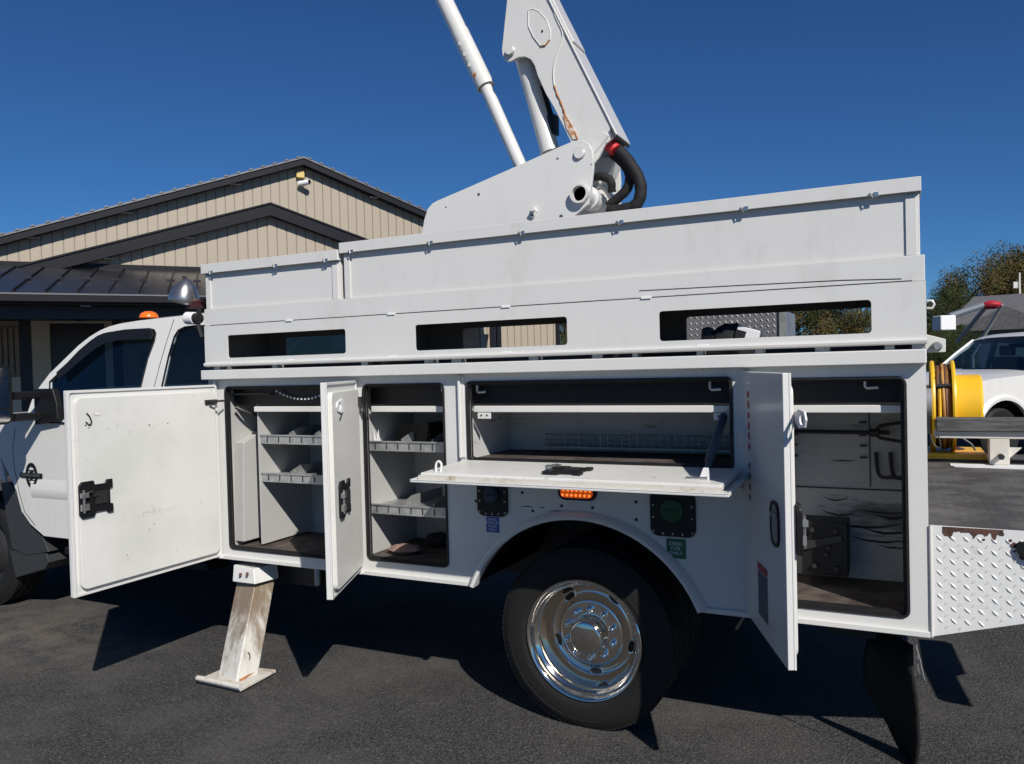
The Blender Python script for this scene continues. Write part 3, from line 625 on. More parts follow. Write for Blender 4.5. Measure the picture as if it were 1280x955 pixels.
for (x, z) in ((-2.86, 1.873), (-2.22, 1.873), (-1.60, 1.873), (-0.95, 1.873), (-2.86, 1.668), (-2.22, 1.668), (-1.60, 1.668), (-0.72, 1.668)):
    MB().box(x - 0.022, x + 0.022, -0.022, -0.0125 if z > 1.8 else -0.016, z - 0.004, z + 0.004).build('weld_tab', M_carton, TR, bevel=0.002)
MB().tube([(-0.98, -0.0128, 1.905), (-0.6, -0.0128, 1.900), (-0.2, -0.0128, 1.893), (0.0, -0.0128, 1.884)], 0.0016, 5).build('paint_scratch', M_dark, TR)
# inner treadplate box seen through the rear slot
def lugs(mb, x0, x1, z0, z1, f, pitch=0.042, L=0.015, wd=0.0045, hgt=0.003, keep=None):
    k = 0; j = 0; z = z0 + pitch / 2
    while z < z1 - pitch * 0.3:
        x = x0 + pitch / 2 + (pitch / 2 if j % 2 else 0)
        while x < x1 - pitch * 0.25:
            if keep is None or keep(x, z):
                s_ = -1 if (j % 2 == 0) else 1
                dx, dz = L * 0.707 * 1.0, s_ * L * 0.707; nx, nz = -dz / L * wd, dx / L * wd
                a = f((x - dx, z - dz), 0); b = f((x + nx, z + nz), 0); c = f((x + dx, z + dz), 0); d = f((x - nx, z - nz), 0)
                t1 = f((x - dx * 0.55, z - dz * 0.55), hgt); t2 = f((x + nx * 0.45, z + nz * 0.45), hgt); t3 = f((x + dx * 0.55, z + dz * 0.55), hgt); t4 = f((x - nx * 0.45, z - nz * 0.45), hgt)
                V = [mb.v(q) for q in (a, b, c, d, t1, t2, t3, t4)]
                for fc in ((4, 5, 6, 7), (0, 1, 5, 4), (1, 2, 6, 5), (2, 3, 7, 6), (3, 0, 4, 7)): mb.face([V[i] for i in fc])
            x += pitch
        z += pitch / 2; j += 1
ta = (-1.025, 1.825); tb = (-0.535, 1.801)
q = MB().box(ta[0], tb[0], 0.95, 1.45, 1.02, (-0.846, 1.829)[1] + 0.025).build('treadplate_box', M_alum, TR, bevel=0.004)
mb = MB(); lugs(mb, ta[0] + 0.01, tb[0] - 0.03, 1.55, (-0.846, 1.829)[1] + 0.02, lambda p, h: (p[0], 0.9495 - h, p[1]), pitch=0.030, L=0.0115, wd=0.0038); mb.build('tread_lugs', M_alum, q, kind='stuff')
MB().box(tb[0] - 0.018, tb[0] + 0.012, 0.938, 0.9494, 1.2, (-0.846, 1.829)[1] + 0.03).build('box_corner', M_galv, q)
# load bed and far side compartments
MB().box(X0, X1, 0.51, 1.90, 0.99, 1.01).build('load_bed', M_tail, TR)
MB().box(X0, X1, 1.91, 2.40, ZB, 1.60).build('far_compartments', M_body, TR, bevel=0.004)
MB().box(X0 + 0.0, X0 + 0.02, 0.52, 1.90, 1.012, 1.60).build('front_bulkhead', M_body, TR)
MB().box(X1 - 0.02, X1, 0.024, 0.505, ZB + 0.01, 1.598).build('body_end', M_body, TR)
MB().box(X0, X0 + 0.015, 0.024, 0.505, ZB + 0.01, 1.598).build('body_end', M_body, TR)
# rear hanging bracket and eye on the tail corner
q = MB().plate([P_ for P_ in ((0.069, 1.686), (0.142, 1.663), (0.141, 1.615), (0.073, 1.615))], (), 0.11, 0.13).build('tail_bracket', M_paint, TR, bevel=0.003)
c = (0.113, 1.637)
MB().lathe([(0.0, -0.022), (0.011, -0.022), (0.015, -0.014), (0.018, 0.0), (0.018, 0.009)], (c[0], 0.10, c[1]), 'y', 14).build('bolt', M_galv, q)
MB().tube([(X1 + 0.006, 0.01, 1.80), (X1 + 0.024, 0.01, 1.80), (X1 + 0.030, 0.01, 1.787), (X1 + 0.024, 0.01, 1.774), (X1 + 0.006, 0.01, 1.774)], 0.005, 6).build('rope_eye', M_paint, TR)

# ---- tail shelf with treadplate side
TX = 0.86
side = [(X1 + 0.004, ZB), (X1 + 0.004, 0.992), (TX, 0.986), (TX, 0.80), (0.62, 0.742)]
MB().plate(side, (), 0.0, 0.008).build('tail_side_plate', M_treadw, TR)
def inside_side(x, z): return z > ZB + 0.012 + (x - X1) * 0.282 and z < 0.955
mb = MB(); lugs(mb, X1 + 0.012, 0.80, ZB, 0.975, lambda p, h: (p[0], 0.0 - h, p[1]), pitch=0.0425, L=0.0150, wd=0.0052, hgt=0.0032, keep=inside_side); mb.build('tread_lugs', M_treadw, TR, kind='stuff')
MB().cyl((X1 + 0.006, -0.004, ZB), (X1 + 0.006, -0.004, 0.992), 0.005, n=8).build('weld_bead', M_paint, TR)
MB().box(X1 + 0.004, 0.985, 0.009, 2.46, 0.972, 0.988).build('tail_deck', M_tail, TR)
mb = MB(); lugs(mb, X1 + 0.02, TX - 0.01, 0.06, 1.6, lambda p, h: (p[0], p[1], 0.988 + h), pitch=0.036, L=0.0125, wd=0.0035, hgt=0.0012, keep=lambda x, y: random.random() < max(0.0, 0.95 - y * 0.45)); mb.build('tread_lugs', M_tail, TR, kind='stuff')
# chipped rusty edge
top = [(0.12, 0.994), (0.36, 0.990), (0.80, 0.987)]; rng_ = random.Random(3)
mb = MB()
xs = [0.118 + i * 0.006 for i in range(32)]
lo = [0.986 - 0.008 - 0.014 * max(0, math.sin(i * 0.9) * 0.6 + math.sin(i * 0.37 + 1) * 0.7) - rng_.uniform(0, 0.006) for i in range(32)]
lo[3] = 0.958; lo[4] = 0.95; lo[5] = 0.962; lo[26] = 0.945; lo[27] = 0.955
mb.plate([(xs[0], 0.990)] + list(zip(xs, lo)) + [(xs[-1], 0.990)], (), -0.0022, -0.0004)
for (x, z, r) in ((0.245, 0.953, 0.0045), (0.30, 0.975, 0.006), (0.325, 0.955, 0.006), (0.338, 0.94, 0.012), (0.362, 0.90, 0.014), (0.215, 0.958, 0.003), (0.335, 0.918, 0.005)):
    mb.plate([(x + r * rng_.uniform(.6, 1.3) * math.cos(a), z + r * rng_.uniform(.5, 1.1) * math.sin(a)) for a in [2 * PI * i / 9 for i in range(9)]], (), -0.0036, -0.0004)
mb.build('rust_edge', M_rustd, TR)
q = MB().plate([(0.347, 0.955), (0.338, 0.93), (0.350, 0.905), (0.385, 0.880), (0.44, 0.875), (0.45, 0.96)], (), -0.018, -0.0042).build('tail_socket', M_black, TR, bevel=0.004)
# structure on the far side of the tail: pale ledge, bracket, beam
yy = 1.86
MB().plate([(0.225, 1.785), (0.245, 1.75), (0.29, 1.745), (0.34, 1.735), (0.40, 1.742), (0.50, 1.725), (0.855, 1.715), (0.855, 1.88), (0.23, 1.88)], (), 0.989, 0.994, lambda p, d: (p[0], p[1], d)).build('painted_ledge', M_carton, TR)
MB().box(0.13, 0.86, 2.02, 2.03, 0.70, 1.0).build('far_skirt', M_tail, TR)
bx0 = (0.419, 1.087); bx1 = (0.513, 1.089)
q = MB().box(bx0[0], bx1[0], 1.85, 1.96, 0.995, 1.137).build('outrigger_box', M_cream, TR, bevel=0.004)
MB().cyl((bx0[0] + 0.05, 1.80, 1.045), (bx0[0] + 0.05, 1.85, 1.045), 0.013, n=10).cyl((bx0[0] + 0.05, 1.79, 1.045), (bx0[0] + 0.05, 1.80, 1.045), 0.017, n=6).build('bolt', M_dark, q)
MB().plate([(bx1[0], 1.09), (bx1[0] + 0.06, 1.09), (bx1[0], 1.03)], (), 1.87, 1.88).build('gusset', M_cream, q)
b0 = (0.152, 1.145)
MB().box(b0[0], 0.86, 1.85, 1.93, 1.138, 1.178).build('far_beam', M_cream, TR, bevel=0.004)
MB().tube(smooth_path([(0.13, 1.84, 1.16), (0.15, 1.83, 1.10), (0.18, 1.83, 1.09), (0.17, 1.84, 1.16)], 5), 0.004, 6).tube([(0.29, 1.83, 1.14), (0.33, 1.83, 1.11), (0.35, 1.83, 1.075)], 0.006, 6).build('loose_cable', M_dark, TR)

# ---- mud flap behind the rear wheels
def flapx(z, s): return s
rowsF = []
for (pl_, pr_) in (((-0.146, 0.300, 0.460), (0.018, 0.300, 0.481)), ((-0.169, 0.300, 0.338), (0.019, 0.300, 0.365)), ((-0.168, 0.300, 0.246), (0.032, 0.300, 0.277)), ((-0.127, 0.300, 0.173), (0.036, 0.300, 0.200)), ((-0.078, 0.300, 0.083), (0.038, 0.300, 0.104)), ((-0.047, 0.300, 0.014), (0.031, 0.300, 0.029)), ((-0.024, 0.300, -0.021), (0.016, 0.300, -0.013))):
    row = []
    for i in range(9):
        u = i / 8; row.append((pl_[0] + (pr_[0] - pl_[0]) * u, 0.37 - 0.02 * u - 0.14 * u * u, pl_[2] + (pr_[2] - pl_[2]) * u))
    rowsF.append(row)
mb = MB(); mb.grid(rowsF); o = mb.build('mud_flap', mat('mud_flap_rubber', (0.013, 0.013, 0.012), 0.6, spec=0.3, bump=0.1, bump_scale=30), TR)
md = o.modifiers.new('thickness', 'SOLIDIFY'); md.thickness = 0.010
# unseen plate added at the very tail, outlined to cast the jagged ground shadow
bs_ = [(0.062, 1.824, 0.000), (0.076, 1.360, 0.000), (0.128, 0.972, 0.000), (0.200, 0.963, 0.000), (0.241, 0.952, 0.000), (0.194, 1.327, 0.000), (0.239, 1.380, 0.000), (0.209, 1.716, 0.000), (0.198, 1.836, 0.000)]
MB().plate([(p_[0] + 0.97, p_[1] - 0.832) for p_ in bs_], (), 0.935, 0.970, lambda p, d: (p[0], p[1], d)).build('tail_shadow_plate', M_tail, TR)
MB().tube(smooth_path([(-0.04, 0.03, 0.60), (0.01, 0.03, 0.575), (0.035, 0.04, 0.50), (0.05, 0.05, 0.42), (0.055, 0.06, 0.40)], 5), 0.0025, 6).tube(smooth_path([(0.01, 0.03, 0.575), (0.03, 0.05, 0.52), (0.032, 0.05, 0.45), (0.05, 0.06, 0.40)], 5), 0.0018, 6).build('trailing_wire', M_pipe, TR)
MB().box(-0.30, -0.02, 0.35, 0.75, 0.44, 0.585).build('underbody_box', M_seal, TR)

# ---- rear dual wheels
WC = (-1.290, 0.0, 0.387)
def tyre_prof(y0, w=0.235, r=0.404, ri=0.262):
    s_ = [(ri, 0.012), (0.285, 0.0), (0.30, -0.002 + 0.0), (0.34, -0.002), (0.368, 0.004), (0.388, 0.014), (r - 0.002, 0.026)]
    groove = []
    half = [(r, 0.034), (r, 0.062), (r - 0.010, 0.064), (r - 0.010, 0.072), (r, 0.074), (r + 0.001, 0.104), (r - 0.009, 0.106), (r - 0.009, w / 2)]
    A = s_ + half
    B = [(a, w - b) for a, b in A[::-1]]
    return [(a, b + y0) for a, b in A + B[1:]] + [(ri, y0 + w - 0.012)]
def wheel(cx, cz, y0, outer_dish=True):
    t = bpy.data.objects.new('wheel', None); COL.objects.link(t); t.parent = TR
    MB().lathe(tyre_prof(y0), (cx, 0, cz), 'y', 72, closed=True).build('tyre', M_tyre, t, smooth=30)
    mb = MB()
    for ring_r in (0.300, 0.360):
        mb.tube([(cx + ring_r * math.cos(2 * PI * i / 64), y0 - 0.0008 + (0.003 if ring_r > .33 else 0), cz + ring_r * math.sin(2 * PI * i / 64)) for i in range(64)], 0.0022, 6, closed=True)
    mb.build('sidewall_rib', M_tyre, t)
    # short tread sipes at both shoulders
    mb = MB()
    for i in range(96):
        a = 2 * PI * i / 96; u = Vector((math.cos(a), 0, math.sin(a))); w_ = Vector((-math.sin(a), 0, math.cos(a)))
        for ya, yb in ((0.024, 0.062), (0.173, 0.211)):
            c = Vector((cx, y0, cz)) + u * 0.4052
            P = []
            for (sy, sw, sr) in ((ya, -1, -0.006), (yb, -1, -0.006), (yb, 1, -0.006), (ya, 1, -0.006), (ya, -1, 0.0015), (yb, -1, 0.0015), (yb, 1, 0.0015), (ya, 1, 0.0015)):
                P.append(c + w_ * (sw * 0.0095) + u * sr + Vector((0, sy, 0)))
            mb.hexa(P)
    mb.build('tread_blocks', M_tyre, t, kind='stuff')
    if outer_dish:
        y = y0
        prof = [(0.262, y + 0.020), (0.270, y + 0.010), (0.272, y + 0.001), (0.268, y - 0.004), (0.261, y - 0.003), (0.254, y + 0.006), (0.250, y + 0.020), (0.246, y + 0.032), (0.236, y + 0.037), (0.230, y + 0.045), (0.226, y + 0.075), (0.220, y + 0.105), (0.210, y + 0.130), (0.198, y + 0.146), (0.188, y + 0.150), (0.178, y + 0.150), (0.166, y + 0.143), (0.156, y + 0.128), (0.151, y + 0.118), (0.146, y + 0.113), (0.138, y + 0.112), (0.09, y + 0.112), (0.084, y + 0.110), (0.080, y + 0.096), (0.078, y + 0.045), (0.073, y + 0.034), (0.064, y + 0.030), (0.0, y + 0.028)]
        MB().lathe(prof, (cx, 0, cz), 'y', 96).build('rim', M_chrome, t, smooth=50)
        for k in range(10):
            a = R(18 + 36 * k); c = (cx + 0.112 * math.cos(a), 0, cz + 0.112 * math.sin(a))
            MB().lathe([(0.0, y + 0.072), (0.006, y + 0.073), (0.0115, y + 0.078), (0.0125, y + 0.088), (0.0125, y + 0.102), (0.0165, y + 0.105), (0.0165, y + 0.1125)], c, 'y', 14).build('lug_nut', M_chrome, t)
        for k in range(5):
            a = R(272 + 72 * k + 0); c = Vector((cx + 0.185 * math.cos(a), y + 0.1490, cz + 0.185 * math.sin(a))); u = Vector((math.cos(a), 0, math.sin(a))); w_ = Vector((-math.sin(a), 0, math.cos(a)))
            ring = lambda s1, dy: [c + u * (0.0150 * s1 * math.cos(b)) + w_ * (0.027 * s1 * math.sin(b)) + Vector((0, dy, 0)) for b in [2 * PI * i / 24 for i in range(24)]]
            MB().rings([ring(1.0, 0.0), ring(1.0, -0.0025)], cap=True).build('hand_hole', M_black, t)
            MB().rings([ring(1.0, 0.001), ring(1.22, 0.0015), ring(1.20, -0.005), ring(1.02, -0.004)], closed=True).build('hole_rim', M_chrome, t)
    else:
        MB().lathe([(0.262, y0 + 0.02), (0.258, y0 + 0.05), (0.235, y0 + 0.08), (0.19, y0 + 0.085), (0.15, y0 + 0.05), (0.08, y0 + 0.04), (0.0, y0 + 0.02)], (cx, 0, cz), 'y', 40).build('rim', M_dark, t)
    return t
wheel(WC[0], WC[2], 0.030)
wheel(WC[0], WC[2], 0.335, False)
wheel(WC[0], WC[2], 1.835, False); wheel(WC[0], WC[2], 2.14, False)
wheel(-5.96, 0.385, 0.205, False); wheel(-5.96, 0.385, 1.98, False)
MB().cyl((WC[0], 0.2, 0.385), (WC[0], 2.2, 0.385), 0.07, n=14).lathe([(0.0, -0.2), (0.17, -0.1), (0.2, 0), (0.17, 0.1), (0, 0.2)], (WC[0], 1.2, 0.385), 'y', 20).cyl((-5.96, 0.3, 0.385), (-5.96, 2.1, 0.385), 0.06, n=12).build('axle', M_black, TR)

# ---- outrigger leg and foot
f0 = (-3.261, -0.200, -0.002); f1 = (-3.107, -0.220, 0.016); t0 = (-3.327, 0.020, 0.452); t1 = (-3.172, 0.000, 0.463)
w = 0.105; dp = Vector((0.03, 0.125, 0))
fl_ = Vector(f0); fr_ = Vector(f1); tl_ = Vector(t0); tr_ = Vector(t1)
up = (tl_ - fl_); ext = up * 0.12
q = MB().hexa([fl_, fr_, fr_ + dp, fl_ + dp, tl_ + ext, tr_ + ext, tr_ + ext + dp, tl_ + ext + dp]).build('outrigger_leg', M_rustpaint, TR, bevel=0.006)
ca = [Vector((-3.316, -0.020, 0.467)), Vector((-3.142, -0.030, 0.471)), Vector((-3.324, 0.000, 0.554)), Vector((-3.168, -0.010, 0.548))]
dq = Vector((0.03, 0.15, 0))
q2 = MB().hexa([ca[0], ca[1], ca[1] + dq, ca[0] + dq, ca[2], ca[3], ca[3] + dq, ca[2] + dq]).build('leg_collar', M_body, TR, bevel=0.004)
mb = MB()
for (u_, v_) in ((300, 717), (308, 717)):
    pass
mb.cyl(Vector((-3.240, -0.035, 0.518)), Vector((-3.276, 0.000, 0.506)), 0.008, n=10).cyl(Vector((-3.186, -0.040, 0.528)), Vector((-3.225, 0.000, 0.515)), 0.008, n=10); mb.build('collar_bolt', M_rustd, q2)
# foot: folded steel pad with an upturned front edge
A_ = Vector((-3.331, -0.266, 0.012)); B_ = Vector((-3.023, -0.272, 0.012)); C_ = Vector((-3.038, -0.004, 0.012)); D_ = Vector((-3.315, -0.044, 0.012))
up3 = Vector((0, 0, 0.016))
q = MB().hexa([A_ - up3 * .7, B_ - up3 * .7, C_ - up3 * .7, D_ - up3 * .7, A_ + up3 * .3, B_ + up3 * .3, C_ + up3 * .3, D_ + up3 * .3]).build('outrigger_foot', M_rustpaint2, TR, bevel=0.003)
MB().tube([Vector((-3.105, -0.200, 0.022)) + Vector((0, 0, -0.004)), Vector((-3.090, -0.090, 0.035))], 0.008, 6).build('rusty_weld', M_rust, q)
MB().tube([A_ + Vector((0, 0, 0.012)), B_ + Vector((0, 0, 0.012))], 0.014, 10).build('foot_roll', M_rustpaint2, q)
c = Vector((-3.113, -0.120, 0.119))
MB().tube([c + Vector((0.012 * math.cos(a), -0.004, 0.018 * math.sin(a))) for a in [2 * PI * i / 16 for i in range(16)]], 0.003, 6, closed=True).build('weld_ring', M_rustd, q)
MB().box(-3.25, -2.9, 0.2, 1.0, 0.42, 0.60).box(-3.3, -2.3, 0.35, 0.45, 0.47, 0.60).build('outrigger_beam', M_dark, TR)
MB().cyl((-2.765, 0.03, 0.49), (-2.765, 0.03, 0.585), 0.015, n=12).build('drain_pipe', M_pipe, TR)

# ---- cab
CB = bpy.data.objects.new('cab', None)
YS = 0.17; BELT = 1.335; LEAN = 0.30
def gy(z): return YS + LEAN * (z - 1.33)
def mir(p): return (p[0], 2.44 - p[1], p[2])
low = [(-3.62, 0.62), (-4.929, 0.545), (-5.218, 0.546), (-5.359, 0.618), (-5.450, 0.700), (-5.495, 0.831), (-5.536, 0.895), (-5.602, 0.987), (-5.668, 1.080)]
for i in range(9):
    a = R(55 + 110 * i / 8 - 0); low.append((-5.96 + 0.60 * math.cos(a), 0.40 + 0.60 * math.sin(a)))
low += [(-6.56, 0.50), (-6.95, 0.50), (-7.02, 0.75), (-7.0, 1.18), (-6.6, 1.27), (-5.35, BELT), (-3.62, BELT)]
MB().plate(low, (), 0.17, 0.19).build('cab_side', M_paint, TR)
MB().plate(low, (), 2.25, 2.27).build('cab_side', M_paint, TR)
# soft crease along the doors
mb = MB(); mb.rings([[(x, 0.17 - 0.0, 0.80), (x, 0.158, 0.835), (x, 0.160, 0.87), (x, 0.17, 0.93)] for x in (-5.33, -3.63)]); mb.build('door_crease', M_paint, TR)
GT = [(-3.831, 0.366, 1.985), (-4.262, 0.363, 1.972), (-4.469, 0.361, 1.967), (-4.634, 0.358, 1.956), (-4.731, 0.354, 1.942), (-4.818, 0.347, 1.919), (-4.909, 0.335, 1.880), (-5.003, 0.318, 1.824), (-5.235, 0.263, 1.640), (-5.327, 0.229, 1.527), (-5.353, 0.210, 1.463)]
def CGmap(p, d): return (p[0], gy(p[1]) + d, p[1])
pl = [(-3.62, BELT)] + [(-3.62, GT[0][2])] + [(q[0], q[2]) for q in GT] + [(GT[-1][0] - 0.02, BELT)]
h1 = [(-5.115, 0.165, 1.314), (-5.209, 0.247, 1.585), (-5.127, 0.265, 1.646), (-5.042, 0.283, 1.706), (-4.949, 0.308, 1.789), (-4.851, 0.327, 1.853), (-4.796, 0.335, 1.881), (-4.739, 0.340, 1.897), (-4.564, 0.344, 1.909), (-4.338, 0.343, 1.908), (-4.291, 0.341, 1.898), (-4.269, 0.333, 1.874), (-4.267, 0.318, 1.823), (-4.292, 0.286, 1.717), (-4.300, 0.232, 1.536), (-4.301, 0.179, 1.359), (-4.298, 0.163, 1.305)]
h2 = [(-4.091, 0.169, 1.326), (-4.111, 0.236, 1.549), (-4.109, 0.289, 1.727), (-4.095, 0.325, 1.847), (-4.072, 0.337, 1.886), (-4.021, 0.342, 1.904), (-3.925, 0.343, 1.908), (-3.808, 0.341, 1.902), (-3.768, 0.334, 1.878), (-3.730, 0.315, 1.812), (-3.545, 0.166, 1.316)]
H1 = [(q[0], q[2]) for q in h1]; H2 = [(q[0], q[2]) for q in h2]
MB().plate(pl, [H1, H2], 0.0, 0.02, CGmap).build('cab_upper_side', M_paint, TR)
MB().plate(pl, [H1, H2], 0.0, -0.02, lambda p, d: (p[0], 2.44 - gy(p[1]) + d, p[1])).build('cab_upper_side', M_paint, TR)
MB().plate(H1, (), 0.012, 0.015, CGmap).build('front_window', M_pane, TR)
MB().plate(H2, (), 0.012, 0.015, CGmap).build('rear_window', M_pane, TR)
MB().plate(H1, (), -0.012, -0.015, lambda p, d: (p[0], 2.44 - gy(p[1]) + d, p[1])).build('front_window', M_pane, TR)
MB().plate(H2, (), -0.012, -0.015, lambda p, d: (p[0], 2.44 - gy(p[1]) + d, p[1])).build('rear_window', M_pane, TR)
# rubber window surround
def surround(h, nm):
    mb = MB(); mb.tube([CGmap(q, -0.001) for q in h], 0.006, 6, closed=True); mb.build(nm, M_black, TR)
surround(H1, 'window_rubber'); surround(H2, 'window_rubber')
# rain visor over the front window
vo = [(-5.127, 0.265, 1.646), (-5.042, 0.283, 1.706), (-4.949, 0.308, 1.789), (-4.851, 0.327, 1.853), (-4.796, 0.335, 1.881), (-4.739, 0.340, 1.897), (-4.564, 0.344, 1.909), (-4.338, 0.343, 1.908), (-4.291, 0.341, 1.898), (-4.269, 0.333, 1.874), (-4.272, 0.323, 1.839), (-4.443, 0.324, 1.843), (-4.610, 0.323, 1.841), (-4.713, 0.318, 1.824), (-4.796, 0.308, 1.790), (-4.907, 0.287, 1.718), (-5.005, 0.266, 1.651), (-5.084, 0.251, 1.599)]
MB().plate([(q[0], q[2]) for q in vo], (), -0.028, -0.018, CGmap).build('rain_visor', M_black, TR, bevel=0.003)
# roof, windscreen, bonnet as smooth skins
def skin(edge, nm, m, crown=0.05, ins=0.0):
    rows = []
    for p in edge:
        a = Vector(p); b = Vector(mir(p)); row = []
        for i in range(13):
            t = i / 12; c = a.lerp(b, t); c.z += crown * (1 - (2 * t - 1) ** 4) ; row.append(c)
        rows.append(row)
    mb = MB(); mb.grid(rows); return mb.build(nm, m, TR)
roofe = [(-3.62, gy(GT[0][2]), GT[0][2])] + GT[:6]
skin(roofe, 'cab_roof', M_paint, 0.045)
skin([GT[5], GT[7], GT[8], GT[10]], 'windscreen', M_pane, 0.03)
skin([GT[10], (GT[10][0] - 0.05, 0.2, BELT), (-5.7, 0.22, 1.31), (-6.6, 0.25, 1.265), (-6.95, 0.3, 1.18), (-7.03, 0.3, 0.7)], 'bonnet', M_paint, 0.07)
MB().box(-3.64, -3.62, 0.30, 2.12, 0.65, BELT).build('cab_back', M_paint, TR)
bz = GT[0][2]
MB().plate([(0.19, BELT), (2.25, BELT), (2.44 - gy(bz), bz + 0.03), (gy(bz), bz + 0.03)], [rrect(0.42, 2.02, 1.40, 1.93, 0.06)], -3.64, -3.62, lambda p, d: (d, p[0], p[1])).build('cab_back', M_paint, TR)
MB().plate(rrect(0.42, 2.02, 1.40, 1.93, 0.06), (), -3.634, -3.630, lambda p, d: (d, p[0], p[1])).build('back_window', M_pane, TR)
MB().box(-6.9, -3.65, 0.25, 2.19, 0.60, 0.66).box(-5.4, -5.38, 0.22, 2.2, 0.66, 1.3).build('cab_floor', M_black, TR)
MB().box(-5.35, -5.05, 0.25, 2.19, 1.15, 1.33).build('dashboard', M_black, TR, bevel=0.03)
for yy0 in (0.38, 1.5):
    MB().box(-4.45, -3.98, yy0, yy0 + 0.5, 0.9, 1.03).hexa([(-4.05, yy0, 1.0), (-3.93, yy0, 1.0), (-3.93, yy0 + .5, 1.0), (-4.05, yy0 + .5, 1.0), (-3.92, yy0 + .03, 1.58), (-3.82, yy0 + .03, 1.58), (-3.82, yy0 + .47, 1.58), (-3.92, yy0 + .47, 1.58)]).hexa([(-3.93, yy0 + .12, 1.6), (-3.83, yy0 + .12, 1.6), (-3.83, yy0 + .38, 1.6), (-3.93, yy0 + .38, 1.6), (-3.90, yy0 + .14, 1.76), (-3.82, yy0 + .14, 1.76), (-3.82, yy0 + .36, 1.76), (-3.90, yy0 + .36, 1.76)]).build('cab_seat', M_seat, TR, bevel=0.03)
c = Vector((-4.78, 0.66, 1.33)); n_ = Vector((0.85, 0, 0.5)).normalized(); u_ = Vector((0, 1, 0)); v_ = n_.cross(u_)
mb = MB(); mb.tube([c + (u_ * math.cos(a) + v_ * math.sin(a)) * 0.20 for a in [2 * PI * i / 28 for i in range(28)]], 0.015, 8, closed=True); mb.tube([c - u_ * 0.2, c - n_ * 0.03, c + u_ * 0.2], 0.013, 6); mb.tube([c - n_ * 0.03, c - n_ * 0.4], 0.03, 8)
mb.build('steering_wheel', M_seat, TR)
# door gaps
def gap(pts, nm='door_gap'):
    MB().tube(pts, 0.0028, 6).build(nm, M_black, TR)
gp = [(-4.132, 0.358, 1.958), (-4.154, 0.320, 1.829), (-4.170, 0.279, 1.694), (-4.181, 0.229, 1.525), (-4.180, 0.186, 1.384)]
gap([(q[0], q[1] + 0.0005, q[2]) for q in gp] + [(gp[-1][0], 0.1705, BELT), (gp[-1][0] + 0.01, 0.1705, 0.68)])
ff = [(-5.485, 1.278), (-5.521, 1.134), (-5.512, 0.996), (-5.469, 0.832), (-5.416, 0.697), (-5.308, 0.610)]
gap([(q[0], 0.1705, q[1]) for q in ff])
# badge on the front door
c = (-5.322, 0.953); cx_, cz_ = c
q = MB().plate([(cx_ + 0.063 * math.cos(a), cz_ + 0.086 * math.sin(a)) for a in [2 * PI * i / 28 for i in range(28)]], [[(cx_ + 0.040 * math.cos(a), cz_ + 0.060 * math.sin(a)) for a in [2 * PI * i / 24 for i in range(24)]]], 0.164, 0.1695).build('door_badge', M_black, TR, bevel=0.002)
MB().lathe([(0.0, 0.163), (0.028, 0.163), (0.032, 0.1695)], (cx_, 0, cz_), 'y', 8).box(cx_ - 0.045, cx_ + 0.045, 0.165, 0.1694, cz_ + 0.03, cz_ + 0.036).box(cx_ - 0.045, cx_ + 0.045, 0.165, 0.1694, cz_ - 0.036, cz_ - 0.03).build('badge_centre', M_black, q)
MB().box(cx_ - 0.115, cx_ + 0.115, 0.160, 0.1692, cz_ - 0.016, cz_ + 0.016).build('badge_bar', M_black, q, bevel=0.002)
text('badge_print', 'POWER STROKE', 0.026, Matrix.Translation((cx_, 0.1594, cz_)) @ FR, M_steel, q, 0.0003)
# plastic wheel arch liner, running board, front mud guard
li = [(-5.714, 0.880), (-5.604, 0.890), (-5.538, 0.809), (-5.483, 0.684), (-5.408, 0.616), (-5.275, 0.532), (-5.213, 0.433), (-5.475, 0.390), (-5.615, 0.424), (-5.657, 0.623)]
MB().plate(li, (), 0.195, 0.50).build('arch_liner', mat('dark_grey_plastic', (0.035, 0.037, 0.040), 0.45), TR, bevel=0.003)
g_ = [(-5.651, 0.407), (-5.246, 0.417), (-5.224, 0.359), (-5.269, 0.311), (-5.590, 0.221)]
MB().plate(g_, (), 0.20, 0.50).build('front_mud_guard', MATS['dark_grey_plastic'], TR, bevel=0.002)
MB().box(-5.0, -3.7, 0.16, 0.34, 0.44, 0.49).build('running_board', M_black, TR, bevel=0.01)
# towing mirror
def mirror():
    mx = -5.10
    a = (-0.102, 1.416)
    y1_ = a[0]; y0_ = y1_ - 0.26
    q = MB().plate(rrect(y0_, y1_, 1.325, 1.70, 0.05), (), -5.20, -5.06, lambda p, d: (d, p[0], p[1])).build('wing_mirror', M_black, TR, bevel=0.015)
    MB().plate(rrect(y0_ + 0.02, y1_ - 0.022, 1.43, 1.68, 0.03), (), -5.0595, -5.056, lambda p, d: (d, p[0], p[1])).build('mirror_glass', M_chrome, q)
    MB().plate(rrect(y0_ + 0.02, y1_ - 0.022, 1.34, 1.42, 0.02), (), -5.0595, -5.056, lambda p, d: (d, p[0], p[1])).build('mirror_glass', M_chrome, q)
    MB().box(-5.20, -5.12, y1_, 0.165, 1.475, 1.525).build('mirror_arm', M_black, TR, bevel=0.012)
    MB().box(-5.20, -5.12, y1_, 0.165, 1.335, 1.385).build('mirror_arm', M_black, TR, bevel=0.012)
    MB().plate([(-5.20, 1.30), (-4.96, 1.335), (-4.965, 1.44), (-5.0, 1.54), (-5.20, 1.54)], (), 0.12, 0.168).build('mirror_base', M_black, TR, bevel=0.01)
mirror()
